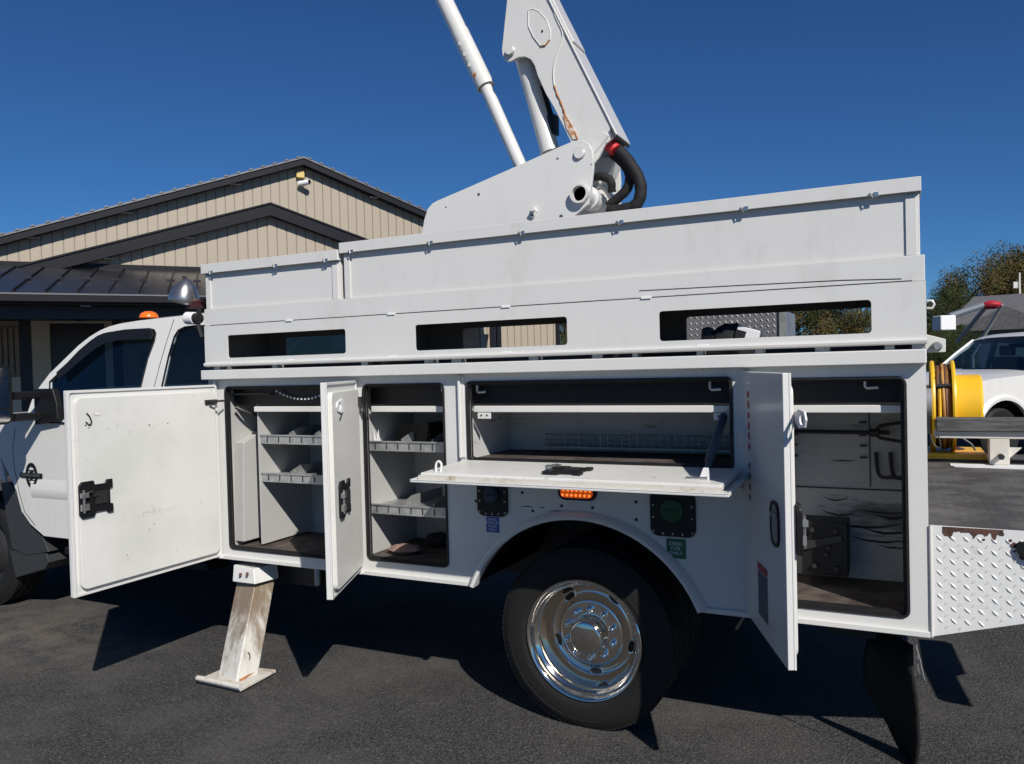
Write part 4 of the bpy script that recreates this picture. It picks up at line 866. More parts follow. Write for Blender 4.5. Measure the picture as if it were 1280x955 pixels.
MB().lathe([(0.0, 0.045), (0.025, 0.043), (0.05, 0.03), (0.06, 0.01), (0.06, 0.0)], ((-4.486, 0.363, 1.973)[0], (-4.486, 0.363, 1.973)[1] + 0.10, (-4.486, 0.363, 1.973)[2] + 0.018), 'z', 16).build('roof_marker_lamp', M_amber, TR)
# work lamp on the front corner of the body
lc = Vector((-3.739, 0.100, 2.074))
prof = [(0.0, -0.092), (0.014, -0.090), (0.030, -0.078), (0.052, -0.055), (0.071, -0.022), (0.083, 0.012), (0.088, 0.036), (0.082, 0.050), (0.0, 0.056)]
Mq = Matrix.Translation(lc) @ Matrix.Rotation(R(12), 4, 'Y') @ Matrix.Rotation(R(-15), 4, 'X')
Mq2 = Matrix.Translation(lc) @ Matrix.Rotation(R(195), 4, 'Y')
wl = MB(Mq2).lathe(prof, (0, 0, 0), 'z', 28).build('work_lamp', M_lampm, TR)
MB().cyl(lc + Vector((0.0, 0, 0.07)), lc + Vector((0.0, 0, 0.105)), 0.012, n=8).tube([lc + Vector((0.005, -0.01, 0.09)), lc + Vector((0.06, 0, 0.02)), lc + Vector((0.085, 0, -0.04))], 0.009, 6).build('lamp_knob', M_dark, wl)
MB().tube([lc + Vector((0.02, 0.0, -0.045)), lc + Vector((0.16, 0, -0.045))], 0.012, 8).box(lc.x + 0.02, lc.x + 0.13, lc.y - 0.02, lc.y + 0.02, lc.z - 0.085, lc.z - 0.045).build('lamp_bracket', mat('maroon_bracket', (0.06, 0.015, 0.015), 0.5), TR)
l2 = Vector((-3.626, 0.050, 1.926))
q = MB().cyl(l2 + Vector((-0.045, 0.0, 0.004)), l2 + Vector((0.02, 0, 0)), 0.036, n=18).build('small_camera', M_carton, TR, bevel=0.004)
MB().cyl(l2 + Vector((0.02, 0.0, 0.0)), l2 + Vector((0.055, 0, -0.002)), 0.03, n=14).tube([l2 + Vector((0.03, 0, 0.0)), l2 + Vector((0.05, 0, -0.06)), l2 + Vector((0.07, 0, -0.11))], 0.012, 6).box(l2.x + 0.04, l2.x + 0.06, l2.y - 0.01, l2.y + 0.01, l2.z - 0.01, l2.z + 0.06).build('camera_mount', M_dark, q)

# ---- boom turret and arms
y_a, y_b = 0.95, 1.42
tp = [(-2.668, 2.341), (-2.647, 2.432), (-2.627, 2.518), (-2.599, 2.584), (-2.566, 2.612), (-2.526, 2.626), (-2.348, 2.670), (-1.930, 2.777), (-1.714, 2.835), (-1.636, 2.853), (-1.579, 2.851), (-1.542, 2.824), (-1.524, 2.790), (-1.519, 2.702), (-1.534, 2.593), (-1.555, 2.494), (-1.667, 2.418), (-1.778, 2.294), (-2.245, 2.218)]
tpl = MB().plate(tp, (), y_a, y_a + 0.025).build('turret_plate', M_paint, TR, bevel=0.003)
MB().plate(tp, (), y_b, y_b + 0.025).build('turret_plate', M_paint, TR, bevel=0.003)
MB().lathe([(0.0, 1.02), (0.17, 1.02), (0.17, 2.10), (0.34, 2.12), (0.34, 2.17), (0.0, 2.17)], ((-1.505, 1.766)[0], 1.2, 0), 'z', 32).build('turret_post', M_paint, TR)
# gusset wing to the right of the pin
gs = [(-1.556, 2.820), (-1.517, 2.867), (-1.484, 2.887), (-1.456, 2.882), (-1.437, 2.866), (-1.496, 2.758), (-1.540, 2.711)]
MB().plate(gs, (), 0.99, 1.01).build('turret_gusset', M_paint, TR, bevel=0.003)
MB().tube([Vector((-1.533, 0.985, 2.773)), Vector((-1.442, 0.985, 2.861))], 0.004, 6).build('weld_bead', M_paint, TR)
def pin(u, r, y0=0.935, y1=1.0, m=M_paint, nm='pivot_pin'):
    q = MB().lathe([(0.0, y0), (r * 0.94, y0), (r, y0 + 0.003), (r, y1)], (u[0], 0, u[1]), 'y', 24).build(nm, m, TR)
    MB().lathe([(r * 1.02, y0 + 0.010), (r * 1.18, y0 + 0.0125), (r * 1.18, y0 + 0.016)], (u[0], 0, u[1]), 'y', 24).build('pin_collar', M_galv, q)
    return q
pin((-1.599, 2.778), 0.029)
pin((-2.030, 3.446), 0.026, 0.975, 1.10)
# cross tube through the plate
tc = (-1.596, 2.553)
mb = MB(); mb.lathe([(0.042, 0.915), (0.054, 0.915), (0.054, 1.55), (0.042, 1.55)], (tc[0], 0, tc[1]), 'y', 28, closed=True); mb.build('cross_tube', M_paint, TR)
MB().lathe([(0.0545, 1.05), (0.066, 1.055), (0.066, 1.10), (0.0545, 1.105)], (tc[0], 0, tc[1]), 'y', 28).build('tube_collar', M_paint, TR)
MB().lathe([(0.0545, 1.18), (0.070, 1.185), (0.070, 1.30), (0.0545, 1.305)], (tc[0], 0, tc[1]), 'y', 28).build('tube_collar', M_paint, TR)
MB().lathe([(0.0, 0.950), (0.0415, 0.950), (0.0415, 1.0)], (tc[0], 0, tc[1]), 'y', 20).build('tube_shade_disc', M_seal, TR)  # black disc standing for the shaded inside of the open tube
# slotted lock lever and small holes
sc_ = (-1.883, 2.484)
q = MB().plate([(sc_[0] + 0.020 * math.cos(a) + (-0.008 if math.sin(a) < 0 else 0.0), sc_[1] + 0.032 * math.sin(a)) for a in [2 * PI * i / 20 for i in range(20)]], (), 0.936, 0.9495).build('lock_plate', M_paint, TR, bevel=0.002)
MB().cyl((sc_[0] + 0.003, 0.915, sc_[1] + 0.012), (sc_[0] + 0.003, 0.936, sc_[1] + 0.012), 0.012, n=12).build('lock_bolt', M_paint, q)
MB().cyl((sc_[0] - 0.006, 0.934, sc_[1] - 0.018), (sc_[0] - 0.006, 0.9365, sc_[1] - 0.018), 0.009, n=12).build('lock_hole', M_dark, q)
mb = MB()
for (u, r) in (((-2.241, 2.629), 0.0085), ((-1.731, 2.770), 0.006), ((-1.718, 2.443), 0.011), ((-2.468, 2.579), 0.005), ((-1.531, 2.710), 0.004)):
    mb.lathe([(0.0, 0.9485), (r, 0.9485), (r, 0.9495)], (u[0], 0, u[1]), 'y', 12)
mb.build('bolt_hole', M_dkletter, TR)
# lower boom: two cheek plates and a box section between
ba = [(-2.043, 3.774), (-2.089, 3.467), (-2.085, 3.429), (-2.065, 3.397), (-2.034, 3.387), (-1.982, 3.402), (-1.936, 3.396), (-1.905, 3.376), (-1.881, 3.335), (-1.865, 3.277), (-1.816, 3.163), (-1.768, 3.078), (-1.712, 2.960), (-1.668, 2.863), (-1.639, 2.760), (-1.582, 2.739), (-1.519, 2.788), (-1.401, 2.861), (-1.592, 3.276), (-1.786, 3.693)]
e0 = Vector(((-1.786, 3.693)[0], 0, (-1.786, 3.693)[1])); e1 = Vector(((-1.592, 3.276)[0], 0, (-1.592, 3.276)[1])); dr = (e0 - e1).normalized()
tl = Vector(((-2.043, 3.774)[0], 0, (-2.043, 3.774)[1]))
far_r = e0 + dr * 0.9; far_l = far_r + (tl - e0) * 0.9
ba = ba[:0] + [(far_l.x, far_l.z)] + [(tl.x + 0.01, tl.z + 0.12)] + ba + [(far_r.x, far_r.z)]
BM_ = MB().plate(ba, (), 1.0, 1.02).build('lower_boom_cheek', M_paint, TR, bevel=0.004)
MB().plate(ba, (), 1.20, 1.22).build('lower_boom_cheek', M_paint, TR, bevel=0.004)
# top skin of the boom, slightly proud
q1 = Vector(((-1.401, 2.861)[0], 0, (-1.401, 2.861)[1])); nrm_ = Vector((-dr.z, 0, dr.x)); nrm_ = nrm_ if nrm_.x > 0 else -nrm_
a_ = q1 - dr * 0.0; b_ = far_r
def slab(p0, p1, y0, y1, t0_, t1_, nm, m, par=TR, bev=0.004):
    c = []
    for y in (y0, y1):
        for (p, t) in ((p0, t0_), (p1, t0_), (p1, t1_), (p0, t1_)):
            v = p + nrm_ * t; c.append((v.x, y, v.z))
    return MB().hexa(c).build(nm, m, par, bevel=bev)
slab(a_, b_, 0.99, 1.23, 0.001, 0.012, 'lower_boom_skin', M_paint)
slab(a_ + dr * 0.62, b_, 1.02, 1.20, 0.013, 0.024, 'boom_doubler', M_paint)
slab(a_ - dr * 0.012, a_ + dr * 0.05, 0.985, 1.235, -0.012, 0.0, 'boom_end_cap', M_dark)
slab(a_ + dr * 0.05, b_, 1.021, 1.199, -0.16, -0.15, 'boom_web', M_paint)
slab(a_ + dr * 0.03, a_ + dr * 0.3, 1.03, 1.19, -0.10, -0.012, 'boom_shadow_box', M_dark)
# oval cover and weld lines on the cheek
hexo = [(-1.908, 3.656), (-1.877, 3.656), (-1.842, 3.633), (-1.799, 3.578), (-1.776, 3.514), (-1.780, 3.461), (-1.808, 3.434), (-1.838, 3.436), (-1.882, 3.500), (-1.910, 3.565)]
q = MB().plate(hexo, (), 0.996, 0.9995).build('cover_plate', M_paint, TR, bevel=0.001)
MB().tube([(x, 0.997, z) for x, z in hexo], 0.0035, 6, closed=True).build('cover_weld', M_paint, q)
MB().tube([(x, 0.996, z) for x, z in hexo[5:8]], 0.0042, 6).build('rusty_weld', M_rust, q)
cc = (-1.824, 3.518); MB().lathe([(0, 0.992), (0.006, 0.992), (0.006, 0.9965)], (cc[0], 0, cc[1]), 'y', 10).build('bolt', M_dark, q)
wl_ = [(-1.788, 0.997, 3.733), (-1.743, 0.997, 3.587), (-1.701, 0.997, 3.484), (-1.713, 0.997, 3.428), (-1.749, 0.997, 3.349), (-1.764, 0.997, 3.271), (-1.759, 0.997, 3.193)]
MB().tube(smooth_path(wl_, 4), 0.0035, 6).build('weld_bead', M_paint, TR)
wr = [(-1.759, 0.997, 3.197), (-1.745, 0.997, 3.150), (-1.722, 0.997, 3.096), (-1.704, 0.997, 3.043), (-1.695, 0.997, 3.015), (-1.667, 0.997, 2.965), (-1.626, 0.997, 2.874)]
MB().tube(smooth_path(wr, 4), [0.0045 + 0.0015 * math.sin(i * 1.7) for i in range(25)], 6).build('rusty_weld', M_rust, TR)
MB().plate([(-1.709, 3.021), (-1.689, 3.018), (-1.634, 2.915), (-1.625, 2.874), (-1.654, 2.878), (-1.691, 2.947)], (), 0.994, 0.999).build('rusted_gusset', mat('patchy_rust', (0.66, 0.60, 0.50), 0.6, dirt=(0.45, 0.16, 0.03), dirt_amt=0.9, dirt_scale=25, sharp=(0.45, 0.55)), TR)
# lift cylinder between the cheeks
ca_ = Vector((-1.997, 1.110, 3.440)); cb_ = Vector((-1.846, 1.110, 2.874)); dd = (cb_ - ca_).normalized()
q = MB().cyl(ca_ - dd * 0.05, cb_, 0.056, n=32).build('lift_cylinder', M_paint, TR)
MB().cyl(cb_, cb_ + dd * 0.02, 0.060, n=28).build('gland_nut', M_paint, q)
MB().cyl(cb_, cb_ + dd * 0.30, 0.028, n=20).build('cylinder_rod', M_chrome, q)
ps = Vector((0.055, 0, 0.02)); MB().tube([ca_ + dd * 0.22 + ps, ca_ + dd * 0.46 + ps * 1.1], 0.018, 8).box(*( (ca_ + dd*0.45).x + 0.03, (ca_ + dd*0.45).x + 0.085, 1.08, 1.14, (ca_ + dd*0.45).z - 0.05, (ca_ + dd*0.45).z + 0.06)).build('hydraulic_line', M_black, q)
# levelling link: thick sleeve and thinner rod
s0 = Vector((-2.571, 1.120, 3.972)); s1 = Vector((-2.262, 1.120, 3.315)); s2 = Vector((-2.031, 1.120, 2.783)); dd = (s1 - s0).normalized()
q = MB().cyl(s0 - dd * 0.9, s1, 0.053, n=32).build('levelling_sleeve', M_paint, TR)
kk = s1 - dd * ((s1 - s0).length * 0.56); MB().cyl(kk, s1, 0.0565, n=32).build('sleeve_collar', M_paint, q)
MB().cyl(s1 - dd * 0.02, s2 + (s2 - s1).normalized() * 0.08, 0.038, n=28).build('levelling_rod', M_paint, TR)
for i, (bp_, m) in enumerate((((-2.404, 1.075, 3.590), M_paint), ((-2.373, 1.075, 3.520), M_paint), ((-2.341, 1.075, 3.449), M_paint), ((-2.310, 1.075, 3.382), M_rust))):
    c = Vector(bp_); bo = MB().lathe([(0.0, -0.012), (0.013, -0.011), (0.015, -0.004), (0.015, 0.012)], c, 'y', 14).build('sleeve_bolt', m, q)
    MB().lathe([(0.015, 0.0), (0.0195, 0.002), (0.0195, 0.012), (0.015, 0.012)], c, 'y', 14, closed=True).build('bolt_washer', M_galv, bo)
# hose bundles
hp = [(-1.464, 1.100, 2.821), (-1.412, 1.100, 2.796), (-1.354, 1.100, 2.720), (-1.305, 1.100, 2.625), (-1.298, 1.100, 2.549), (-1.327, 1.100, 2.490), (-1.397, 1.100, 2.471), (-1.492, 1.100, 2.472)]
MB().tube(smooth_path(hp, 6), [0.034 + 0.0012 * math.sin(i * 1.3) for i in range(43)], 14).build('hose_bundle', M_hose, TR)
hp = [(-1.465, 1.130, 2.801), (-1.400, 1.130, 2.733), (-1.369, 1.130, 2.662), (-1.385, 1.130, 2.592), (-1.443, 1.130, 2.544), (-1.501, 1.130, 2.505)]
MB().tube(smooth_path(hp, 6), [0.028 + 0.001 * math.sin(i * 1.9) for i in range(31)], 12).build('hose_bundle', M_hose, TR)
hp = [(-1.585, 1.120, 2.683), (-1.525, 1.100, 2.671), (-1.473, 1.100, 2.642), (-1.472, 1.120, 2.582)]
MB().tube(smooth_path(hp, 6), [0.024 + 0.002 * math.sin(i * 1.9) for i in range(19)], 12).build('hose_bundle', M_hose, TR)
a = Vector((-1.459, 1.060, 2.833)); b = Vector((-1.427, 1.060, 2.797)); MB().cyl(a, b, 0.037, n=14).build('red_tape_band', M_red, TR)
MB().plate([(-1.590, 2.754), (-1.540, 2.798), (-1.482, 2.790), (-1.463, 2.769), (-1.494, 2.709), (-1.514, 2.675), (-1.583, 2.619)], (), 1.15, 1.30).build('swivel_housing', M_paint, TR, bevel=0.006)
MB().plate([(-1.626, 2.653), (-1.537, 2.642), (-1.500, 2.577), (-1.517, 2.473), (-1.651, 2.468)], (), 1.20, 1.38).build('rotation_drive', M_paint, TR, bevel=0.006)

# ------------------------------------------------------------------ objects lying on or in the truck
ORG = Vector((0, 0, 0))
c = Vector((-0.645, 0.300, 1.711))
def blob(c, sx, sy, sz, seed, n=10):
    rg = random.Random(seed); mb = MB(); rows = []
    for i in range(n + 1):
        th = PI * i / n; row = []
        for j in range(14):
            ph = 2 * PI * j / 14; k = 1 + rg.uniform(-0.12, 0.12)
            row.append(c + Vector((sx * math.sin(th) * math.cos(ph) * k, sy * math.sin(th) * math.sin(ph) * k, sz * (math.cos(th)) * (k if 0 < i < n else 1))))
        rows.append(row)
    mb.rings(rows); return mb
by = 0.105
bc = Vector(((-0.631, 1.706)[0], by, 1.69))
t = thing('bag', 'black cloth bag lying in the rear slot of the upper side panel', 'bag', (bc.x, bc.y, 1.627))
blob(bc, 0.085, 0.055, 0.066, 5).build('bag_body', M_cloth, t)
MB().hexa([(bc.x - 0.125, by - .03, 1.63), (bc.x - 0.02, by - .03, 1.63), (bc.x - 0.02, by + .06, 1.63), (bc.x - 0.125, by + .06, 1.63), (bc.x - 0.115, by - .03, 1.742), (bc.x - 0.085, by - .03, 1.748), (bc.x - 0.085, by + .06, 1.748), (bc.x - 0.115, by + .06, 1.742)]).build('bag_strap', M_black, t, bevel=0.008)
cx0 = (-0.558, 1.735)[0]
t = thing('white_carton', 'small white carton tilted beside the black bag in the rear slot', 'carton', (cx0, 0.09, 1.627))
M_ = Matrix.Translation((cx0, 0.09, 1.709)) @ Matrix.Rotation(R(18), 4, 'Y')
MB(M_).box(-0.045, 0.045, -0.04, 0.04, -0.025, 0.025).build('carton_body', M_carton, t, bevel=0.004)
MB(M_).box(-0.0445, -0.005, -0.0435, -0.0405, -0.0245, 0.008).build('carton_flap', M_cloth, t)
MB().box(cx0 - 0.04, cx0 + 0.03, 0.07, 0.11, 1.6275, 1.674).build('carton_stand', M_cloth, t)
t = thing('rag', 'crumpled pinkish rag on the floor of the narrow cabinet', 'rag', (-2.30, 0.16, 0.665))
blob(Vector((-2.30, 0.16, 0.688)), 0.09, 0.07, 0.022, 9).build('rag_folds', M_rag, t)
t = thing('work_glove', 'dark dirty glove lying on the floor at the back of the narrow cabinet', 'glove', (-2.22, 0.36, 0.665))
blob(Vector((-2.22, 0.36, 0.70)), 0.075, 0.06, 0.036, 11).build('glove_palm', M_cloth, t)
mb = MB()
for k in range(4): mb.tube([(-2.17 + 0.0, 0.33 + k * 0.018, 0.70), (-2.13, 0.325 + k * 0.02, 0.695), (-2.10 - abs(k - 1.5) * 0.006, 0.32 + k * 0.022, 0.680)], [0.011, 0.010, 0.007], 8)
mb.build('glove_fingers', M_cloth, t)
t = thing('parts_bin', 'black open parts bin standing on the upper shelf of the narrow cabinet', 'bin', (-2.27, 0.32, 1.2295))
MB().plate([(-2.36, 1.23), (-2.19, 1.23), (-2.175, 1.335), (-2.36, 1.315)], (), 0.22, 0.226).box(-2.36, -2.175, 0.2265, 0.43, 1.23, 1.236).box(-2.36, -2.355, 0.2265, 0.43, 1.2365, 1.31).box(-2.18, -2.175, 0.2265, 0.43, 1.2365, 1.33).build('bin_shell', M_black, t)
t = thing('folded_card', 'folded white card standing on the upper shelf behind the narrow door', 'card', (-2.425, 0.12, 1.2295))
MB().plate([(-2.443, 1.23), (-2.443, 1.30), (-2.428, 1.245), (-2.412, 1.30), (-2.405, 1.23)], (), 0.115, 0.118).build('card_leaf', M_carton, t)
t = thing('wooden_plank', 'weathered grey plank resting on the pale beam across the truck tail', 'plank', (0.5, 1.89, 1.179))
q0 = (0.161, 1.232)
MB().box(q0[0], 0.90, 1.82, 1.97, 1.1795, 1.25).build('plank_board', M_plank, t, bevel=0.006)

# yellow hose reel on the far corner of the tail
RX = 2.25
t = thing('hose_reel', 'yellow hose reel wound with orange hose on the far tail corner', 'reel', (0.22, 2.25, 0.99))
rc = Vector((0, RX, 1.295)); R1 = 0.275
for xx in (0.155, 0.262):
    mb = MB(); mb.lathe([(0.10, xx - 0.004), (R1 - 0.006, xx - 0.004), (R1, xx - 0.010), (R1 + 0.004, xx), (R1, xx + 0.010), (R1 - 0.006, xx + 0.004), (0.10, xx + 0.004)], rc, 'x', 48); mb.build('reel_flange', M_yellow, t)
MB().lathe([(0.0, 0.268), (0.180, 0.268), (0.188, 0.274), (0.190, 0.40), (0.182, 0.412), (0.0, 0.415)], rc + Vector((0, 0, 0)), 'x', 48).build('reel_drum_cover', M_yellow, t, smooth=30)
for k in range(7):
    x = 0.169 + k * 0.0135; r_ = 0.246 - (0.035 if k in (0, 6) else 0) + random.uniform(-.008, .008)
    MB().tube([rc + Vector((x + 0.004 * math.sin(a * 2), r_ * math.cos(a), r_ * math.sin(a))) for a in [2 * PI * i / 40 for i in range(40)]], 0.0085, 8, closed=True).build('hose_turn', M_ropeb if k % 3 == 1 else M_rope, t)
MB().lathe([(0.0, 0.158), (0.195, 0.158), (0.195, 0.258), (0.0, 0.258)], rc, 'x', 32).build('reel_core', M_ropeb, t)
MB().tube([(0.10, 2.02, 1.42), (0.245, 2.02, 1.43)], 0.011, 8).tube([(0.19, 2.02, 1.33), (0.19, 2.02, 1.50)], 0.006, 6).tube([(0.187, 2.02, 1.42), (0.187, 2.01, 1.15)], 0.005, 6).build('hose_guide', M_dark, t)
MB().tube([(0.186, 1.99, 1.41), (0.188, 1.985, 1.18)], 0.008, 8).build('hose_end', M_yellow, t)
MB().lathe([(0.0, 0.02), (0.075, 0.02), (0.085, 0.03), (0.085, 0.145), (0.0, 0.150)], Vector((0, 2.02, 1.33)), 'x', 24).build('reel_motor', M_pipe, t)
MB().box(0.10, 0.42, 2.03, 2.45, 0.995, 1.03).box(0.14, 0.17, 2.2, 2.3, 1.03, 1.3).box(0.25, 0.275, 2.2, 2.3, 1.03, 1.3).build('reel_stand', M_yellow, t)

# ------------------------------------------------------------------ METAL BUILDING
BO = Vector([-18.31, 7.86, 0])
BR = R(53.0)
BD = thing('metal_building', 'tan ribbed metal building with black trim, two gables and a dark porch roof', 'building', BO, rot=BR)
def bput(mb, nm, m, par=None, **k): return mb.build(nm, m, par or BD, **k)
def xzf(p, d): return (p[0], -d, p[1])         # building local: x along the wall, -y towards the viewer
RM = (6.932, 7.295); PM = 0.352; SE = (14.9, 0)
def main_top(x): return RM[1] - PM * abs(x - RM[0])
LX, RXB = -3.5, 14.75
# wall panels (each strip between two ribs is a panel of its own)
WD = -0.28
pw = 0.2286
x = LX; k = 0
while x < RXB - 0.01:
    x2 = min(x + pw, RXB)
    zt = lambda q: main_top(q) - 0.12
    pts_ = [(x + 0.014, 0.0), (x2 - 0.014, 0.0), (x2 - 0.014, zt(x2)), (x + 0.014, zt(x))]
    bput(MB().plate(pts_, (), WD - 0.03, WD, xzf), 'siding_panel', M_siding)
    k += 1; x = x2
mb = MB(); x = LX
while x < RXB - 0.01:
    mb.plate([(x - 0.0135, 0.0), (x + 0.0135, 0.0), (x + 0.0135, main_top(x) - 0.13), (x - 0.0135, main_top(x) - 0.13)], (), WD - 0.03, WD - 0.014, xzf); x += pw
bput(mb, 'siding_groove', mat('tan_groove', (0.22, 0.185, 0.14), 0.5), kind='stuff')
# gable roof: fascia, soffit, slabs
def rake(ridge, pitch, x0, x1, d, back, fas, thick, roofm, ribs=True):
    zr = ridge[1]
    for (xa, xb) in ((x0, ridge[0]), (ridge[0], x1)):
        za = zr - pitch * abs(xa - ridge[0]); zb = zr - pitch * abs(xb - ridge[0])
        bput(MB().plate([(xa, za - fas), (xb, zb - fas), (xb, zb - 0.02), (xa, za - 0.02)], (), d - 0.02, d, xzf), 'rake_fascia', M_trim)
        bput(MB().plate([(xa, za - fas - 0.015), (xb, zb - fas - 0.015), (xb, zb - fas + 0.03), (xa, za - fas + 0.03)], (), d + 0.001, d + 0.015, xzf), 'rake_trim', M_trim)
        bput(MB().plate([(xa, za - fas), (xb, zb - fas), (xb, zb - fas + 0.02), (xa, za - fas + 0.02)], (), d - 0.45, d - 0.022, xzf), 'soffit', M_trim)
        bput(MB().plate([(xa, za - 0.018), (xb, zb - 0.018), (xb, zb + thick), (xa, za + thick)], (), back, d + 0.03, xzf), 'roof_slope', roofm)
        if ribs:
            n = int(abs(xb - xa) / 0.30); mb = MB()
            for i in range(n):
                xx = xa + (xb - xa) * (i + 0.5) / n; zz = zr - pitch * abs(xx - ridge[0]) + thick
                s_ = pitch if xb > xa and xb == ridge[0] else -pitch
                mb.plate([(xx - 0.05, zz - 0.05 * s_ - 0.002), (xx + 0.05, zz + 0.05 * s_ - 0.002), (xx + 0.03, zz + 0.03 * s_ + 0.035), (xx - 0.03, zz - 0.03 * s_ + 0.035)], (), back, d + 0.05, xzf)
            bput(mb, 'roof_ribs', roofm, kind='stuff')
rake((RM[0], RM[1] - 0.02), PM, LX - 0.5, RXB + 0.45, 0.0, -18.0, 0.17, 0.03, M_roofl)
bput(MB().plate([(RXB - 0.12, 0), (RXB + 0.02, 0), (RXB + 0.02, main_top(RXB) - 0.1), (RXB - 0.12, main_top(RXB) - 0.1)], (), WD, WD + 0.03, xzf), 'corner_trim', M_trim)
bput(MB().box(RXB - 0.03, RXB, -WD + 0.03, 18, 0, main_top(RXB) - 0.1), 'end_wall', M_siding)
bput(MB().box(LX, RXB, 17.9, 18, 0, main_top(RXB)), 'back_wall', M_siding)
# soffit lights
for (u) in ((2.666, 5.692), (0.698, 4.896), (5.197, 6.515), (8.869, 6.565)):
    z = main_top(u[0]) - 0.21
    bput(MB().box(u[0] - 0.13, u[0] + 0.13, 0.06, 0.20, z - 0.03, z + 0.01), 'soffit_light', M_galv, bevel=0.02)
u = (6.877, 6.864)
l = bput(MB().box(u[0] - 0.11, u[0] + 0.11, 0.17, 0.279, u[1] - 0.09, u[1] + 0.12), 'wall_lamp', M_lampy, bevel=0.03)
u = (6.933, 6.612)
l = bput(MB().cyl((u[0] - 0.10, 0.16, u[1]), (u[0] + 0.12, -0.02, u[1] + 0.03), 0.07, n=12).cyl((u[0] - 0.02, 0.279, u[1] - 0.02), (u[0], 0.14, u[1]), 0.05, n=10), 'security_camera', M_carton)
bput(MB().cyl((u[0] + 0.12, -0.02, u[1] + 0.03), (u[0] + 0.13, -0.03, u[1] + 0.03), 0.06, n=12), 'camera_lens', M_black, l)
# right part of the wall seen through the slots: door and downpipe
u0 = (11.749, 2.432); u1 = (12.036, 2.430)
bput(MB().box(u0[0] - 0.25, u1[0], 0.24, 0.278, 0, 2.9), 'side_door', M_doord)
u0 = (12.353, 2.427); u1 = (12.701, 2.424)
bput(MB().box(u0[0], u0[0] + 0.12, 0.20, 0.278, 0, 4.2).box(u1[0] - 0.14, u1[0], 0.18, 0.278, 0, 4.2), 'downpipe', M_trim)
bput(MB().box(u0[0] + 0.12, u1[0] - 0.14, 0.25, 0.2795, 0, 4.2), 'window_strip', M_doord)

# lower gable bay
D2 = 1.8; RL = (5.711, 5.639); PL = 0.322
def low_top(x): return RL[1] - PL * abs(x - RL[0])
BX0, BX1 = -1.2, 11.6
x = BX0; W2 = D2 - 0.24
while x < BX1 - 0.01:
    x2 = min(x + 0.2286, BX1)
    zt = lambda q: max(low_top(q) - 0.14, 3.4)
    if low_top((x + x2) / 2) - 0.14 > 3.45:
        bput(MB().plate([(x + 0.014, 3.3), (x2 - 0.014, 3.3), (x2 - 0.014, zt(x2)), (x + 0.014, zt(x))], (), W2 - 0.03, W2, xzf), 'siding_panel', M_siding)
    x = x2
mb = MB(); x = BX0
while x < BX1 - 0.01:
    if low_top(x) > 3.7: mb.plate([(x - 0.0135, 3.3), (x + 0.0135, 3.3), (x + 0.0135, low_top(x) - 0.15), (x - 0.0135, low_top(x) - 0.15)], (), W2 - 0.03, W2 - 0.014, xzf)
    x += 0.2286
bput(mb, 'siding_groove', MATS['tan_groove'], kind='stuff')
bput(MB().plate([(BX0, 0.0), (11.2, 0.0), (11.2, 3.6), (RL[0], RL[1] - 0.2), (BX0, 3.4)], (), W2 - 0.05, W2 - 0.031, xzf), 'bay_wall', M_wallshade)
rake(RL, PL, BX0 - 0.6, BX1 + 0.5, D2, -0.26, 0.27, 0.02, M_trim, ribs=False)
for u in ((3.913, 4.886), (2.242, 4.351), (7.560, 4.879)):
    z = low_top(u[0]) - 0.30
    bput(MB().box(u[0] - 0.11, u[0] + 0.11, -1.74, -1.60, z - 0.03, z + 0.01), 'soffit_light', M_galv, bevel=0.02)
# porch roof of standing-seam panels
DE = 6.0; ZE = (1.768, 3.044)[1]; ZW = (3.267, 3.998)[1]
def pz(d): return ZE + (ZW - ZE) * (DE - d) / (DE - W2)
seam = (1.265, 3.034)[0] - (0.798, 3.026)[0]; px = -3.2 + ((0.798, 3.026)[0] + 3.2) % seam - seam
while px < 11.0:
    k0 = 0.15 + 0.09 * px; k1 = 0.15 + 0.09 * (px + seam)
    q = bput(MB().hexa([(px + 0.004, -DE, ZE - 0.015), (px + seam - 0.004, -DE, ZE - 0.015), (px + k1 + seam - 0.004, -W2 - 0.001, ZW - 0.015), (px + k0 + 0.004, -W2 - 0.001, ZW - 0.015), (px + 0.004, -DE, ZE), (px + seam - 0.004, -DE, ZE), (px + k1 + seam - 0.004, -W2 - 0.001, ZW), (px + k0 + 0.004, -W2 - 0.001, ZW)]), 'roof_panel', M_roofm)
    bput(MB().hexa([(px - 0.010, -DE, ZE + 0.0), (px + 0.010, -DE, ZE + 0.0), (px + k0 + 0.010, -W2 - 0.001, ZW), (px + k0 - 0.010, -W2 - 0.001, ZW), (px - 0.008, -DE, ZE + 0.04), (px + 0.008, -DE, ZE + 0.04), (px + k0 + 0.008, -W2 - 0.001, ZW + 0.04), (px + k0 - 0.008, -W2 - 0.001, ZW + 0.04)]), 'roof_seam', M_trim, q)
    dm = DE - 1.7; xm = px + k0 * 1.7 / (DE - W2)
    bput(MB().box(xm - 0.07, xm + 0.07, -dm - 0.03, -dm + 0.03, pz(dm) + 0.041, pz(dm) + 0.085), 'snow_guard', M_roofm, q)
    px += seam
bput(MB().box(-3.6, 11.5, -DE - 0.13, -DE, ZE - 0.17, ZE - 0.02), 'porch_gutter', M_trim, bevel=0.015)
bput(MB().box(-3.6, 11.5, -DE - 0.14, -DE - 0.131, ZE - 0.05, ZE - 0.025), 'gutter_lip', M_roofl)
bput(MB().box(-3.6, 11.5, -DE, -W2 + 0.0, ZE - 0.20, ZE - 0.175), 'porch_ceiling', M_post)
bput(MB().box(-3.6, 11.5, -DE + 0.30, -DE + 0.40, ZE - 0.42, ZE - 0.201), 'porch_beam', M_post)
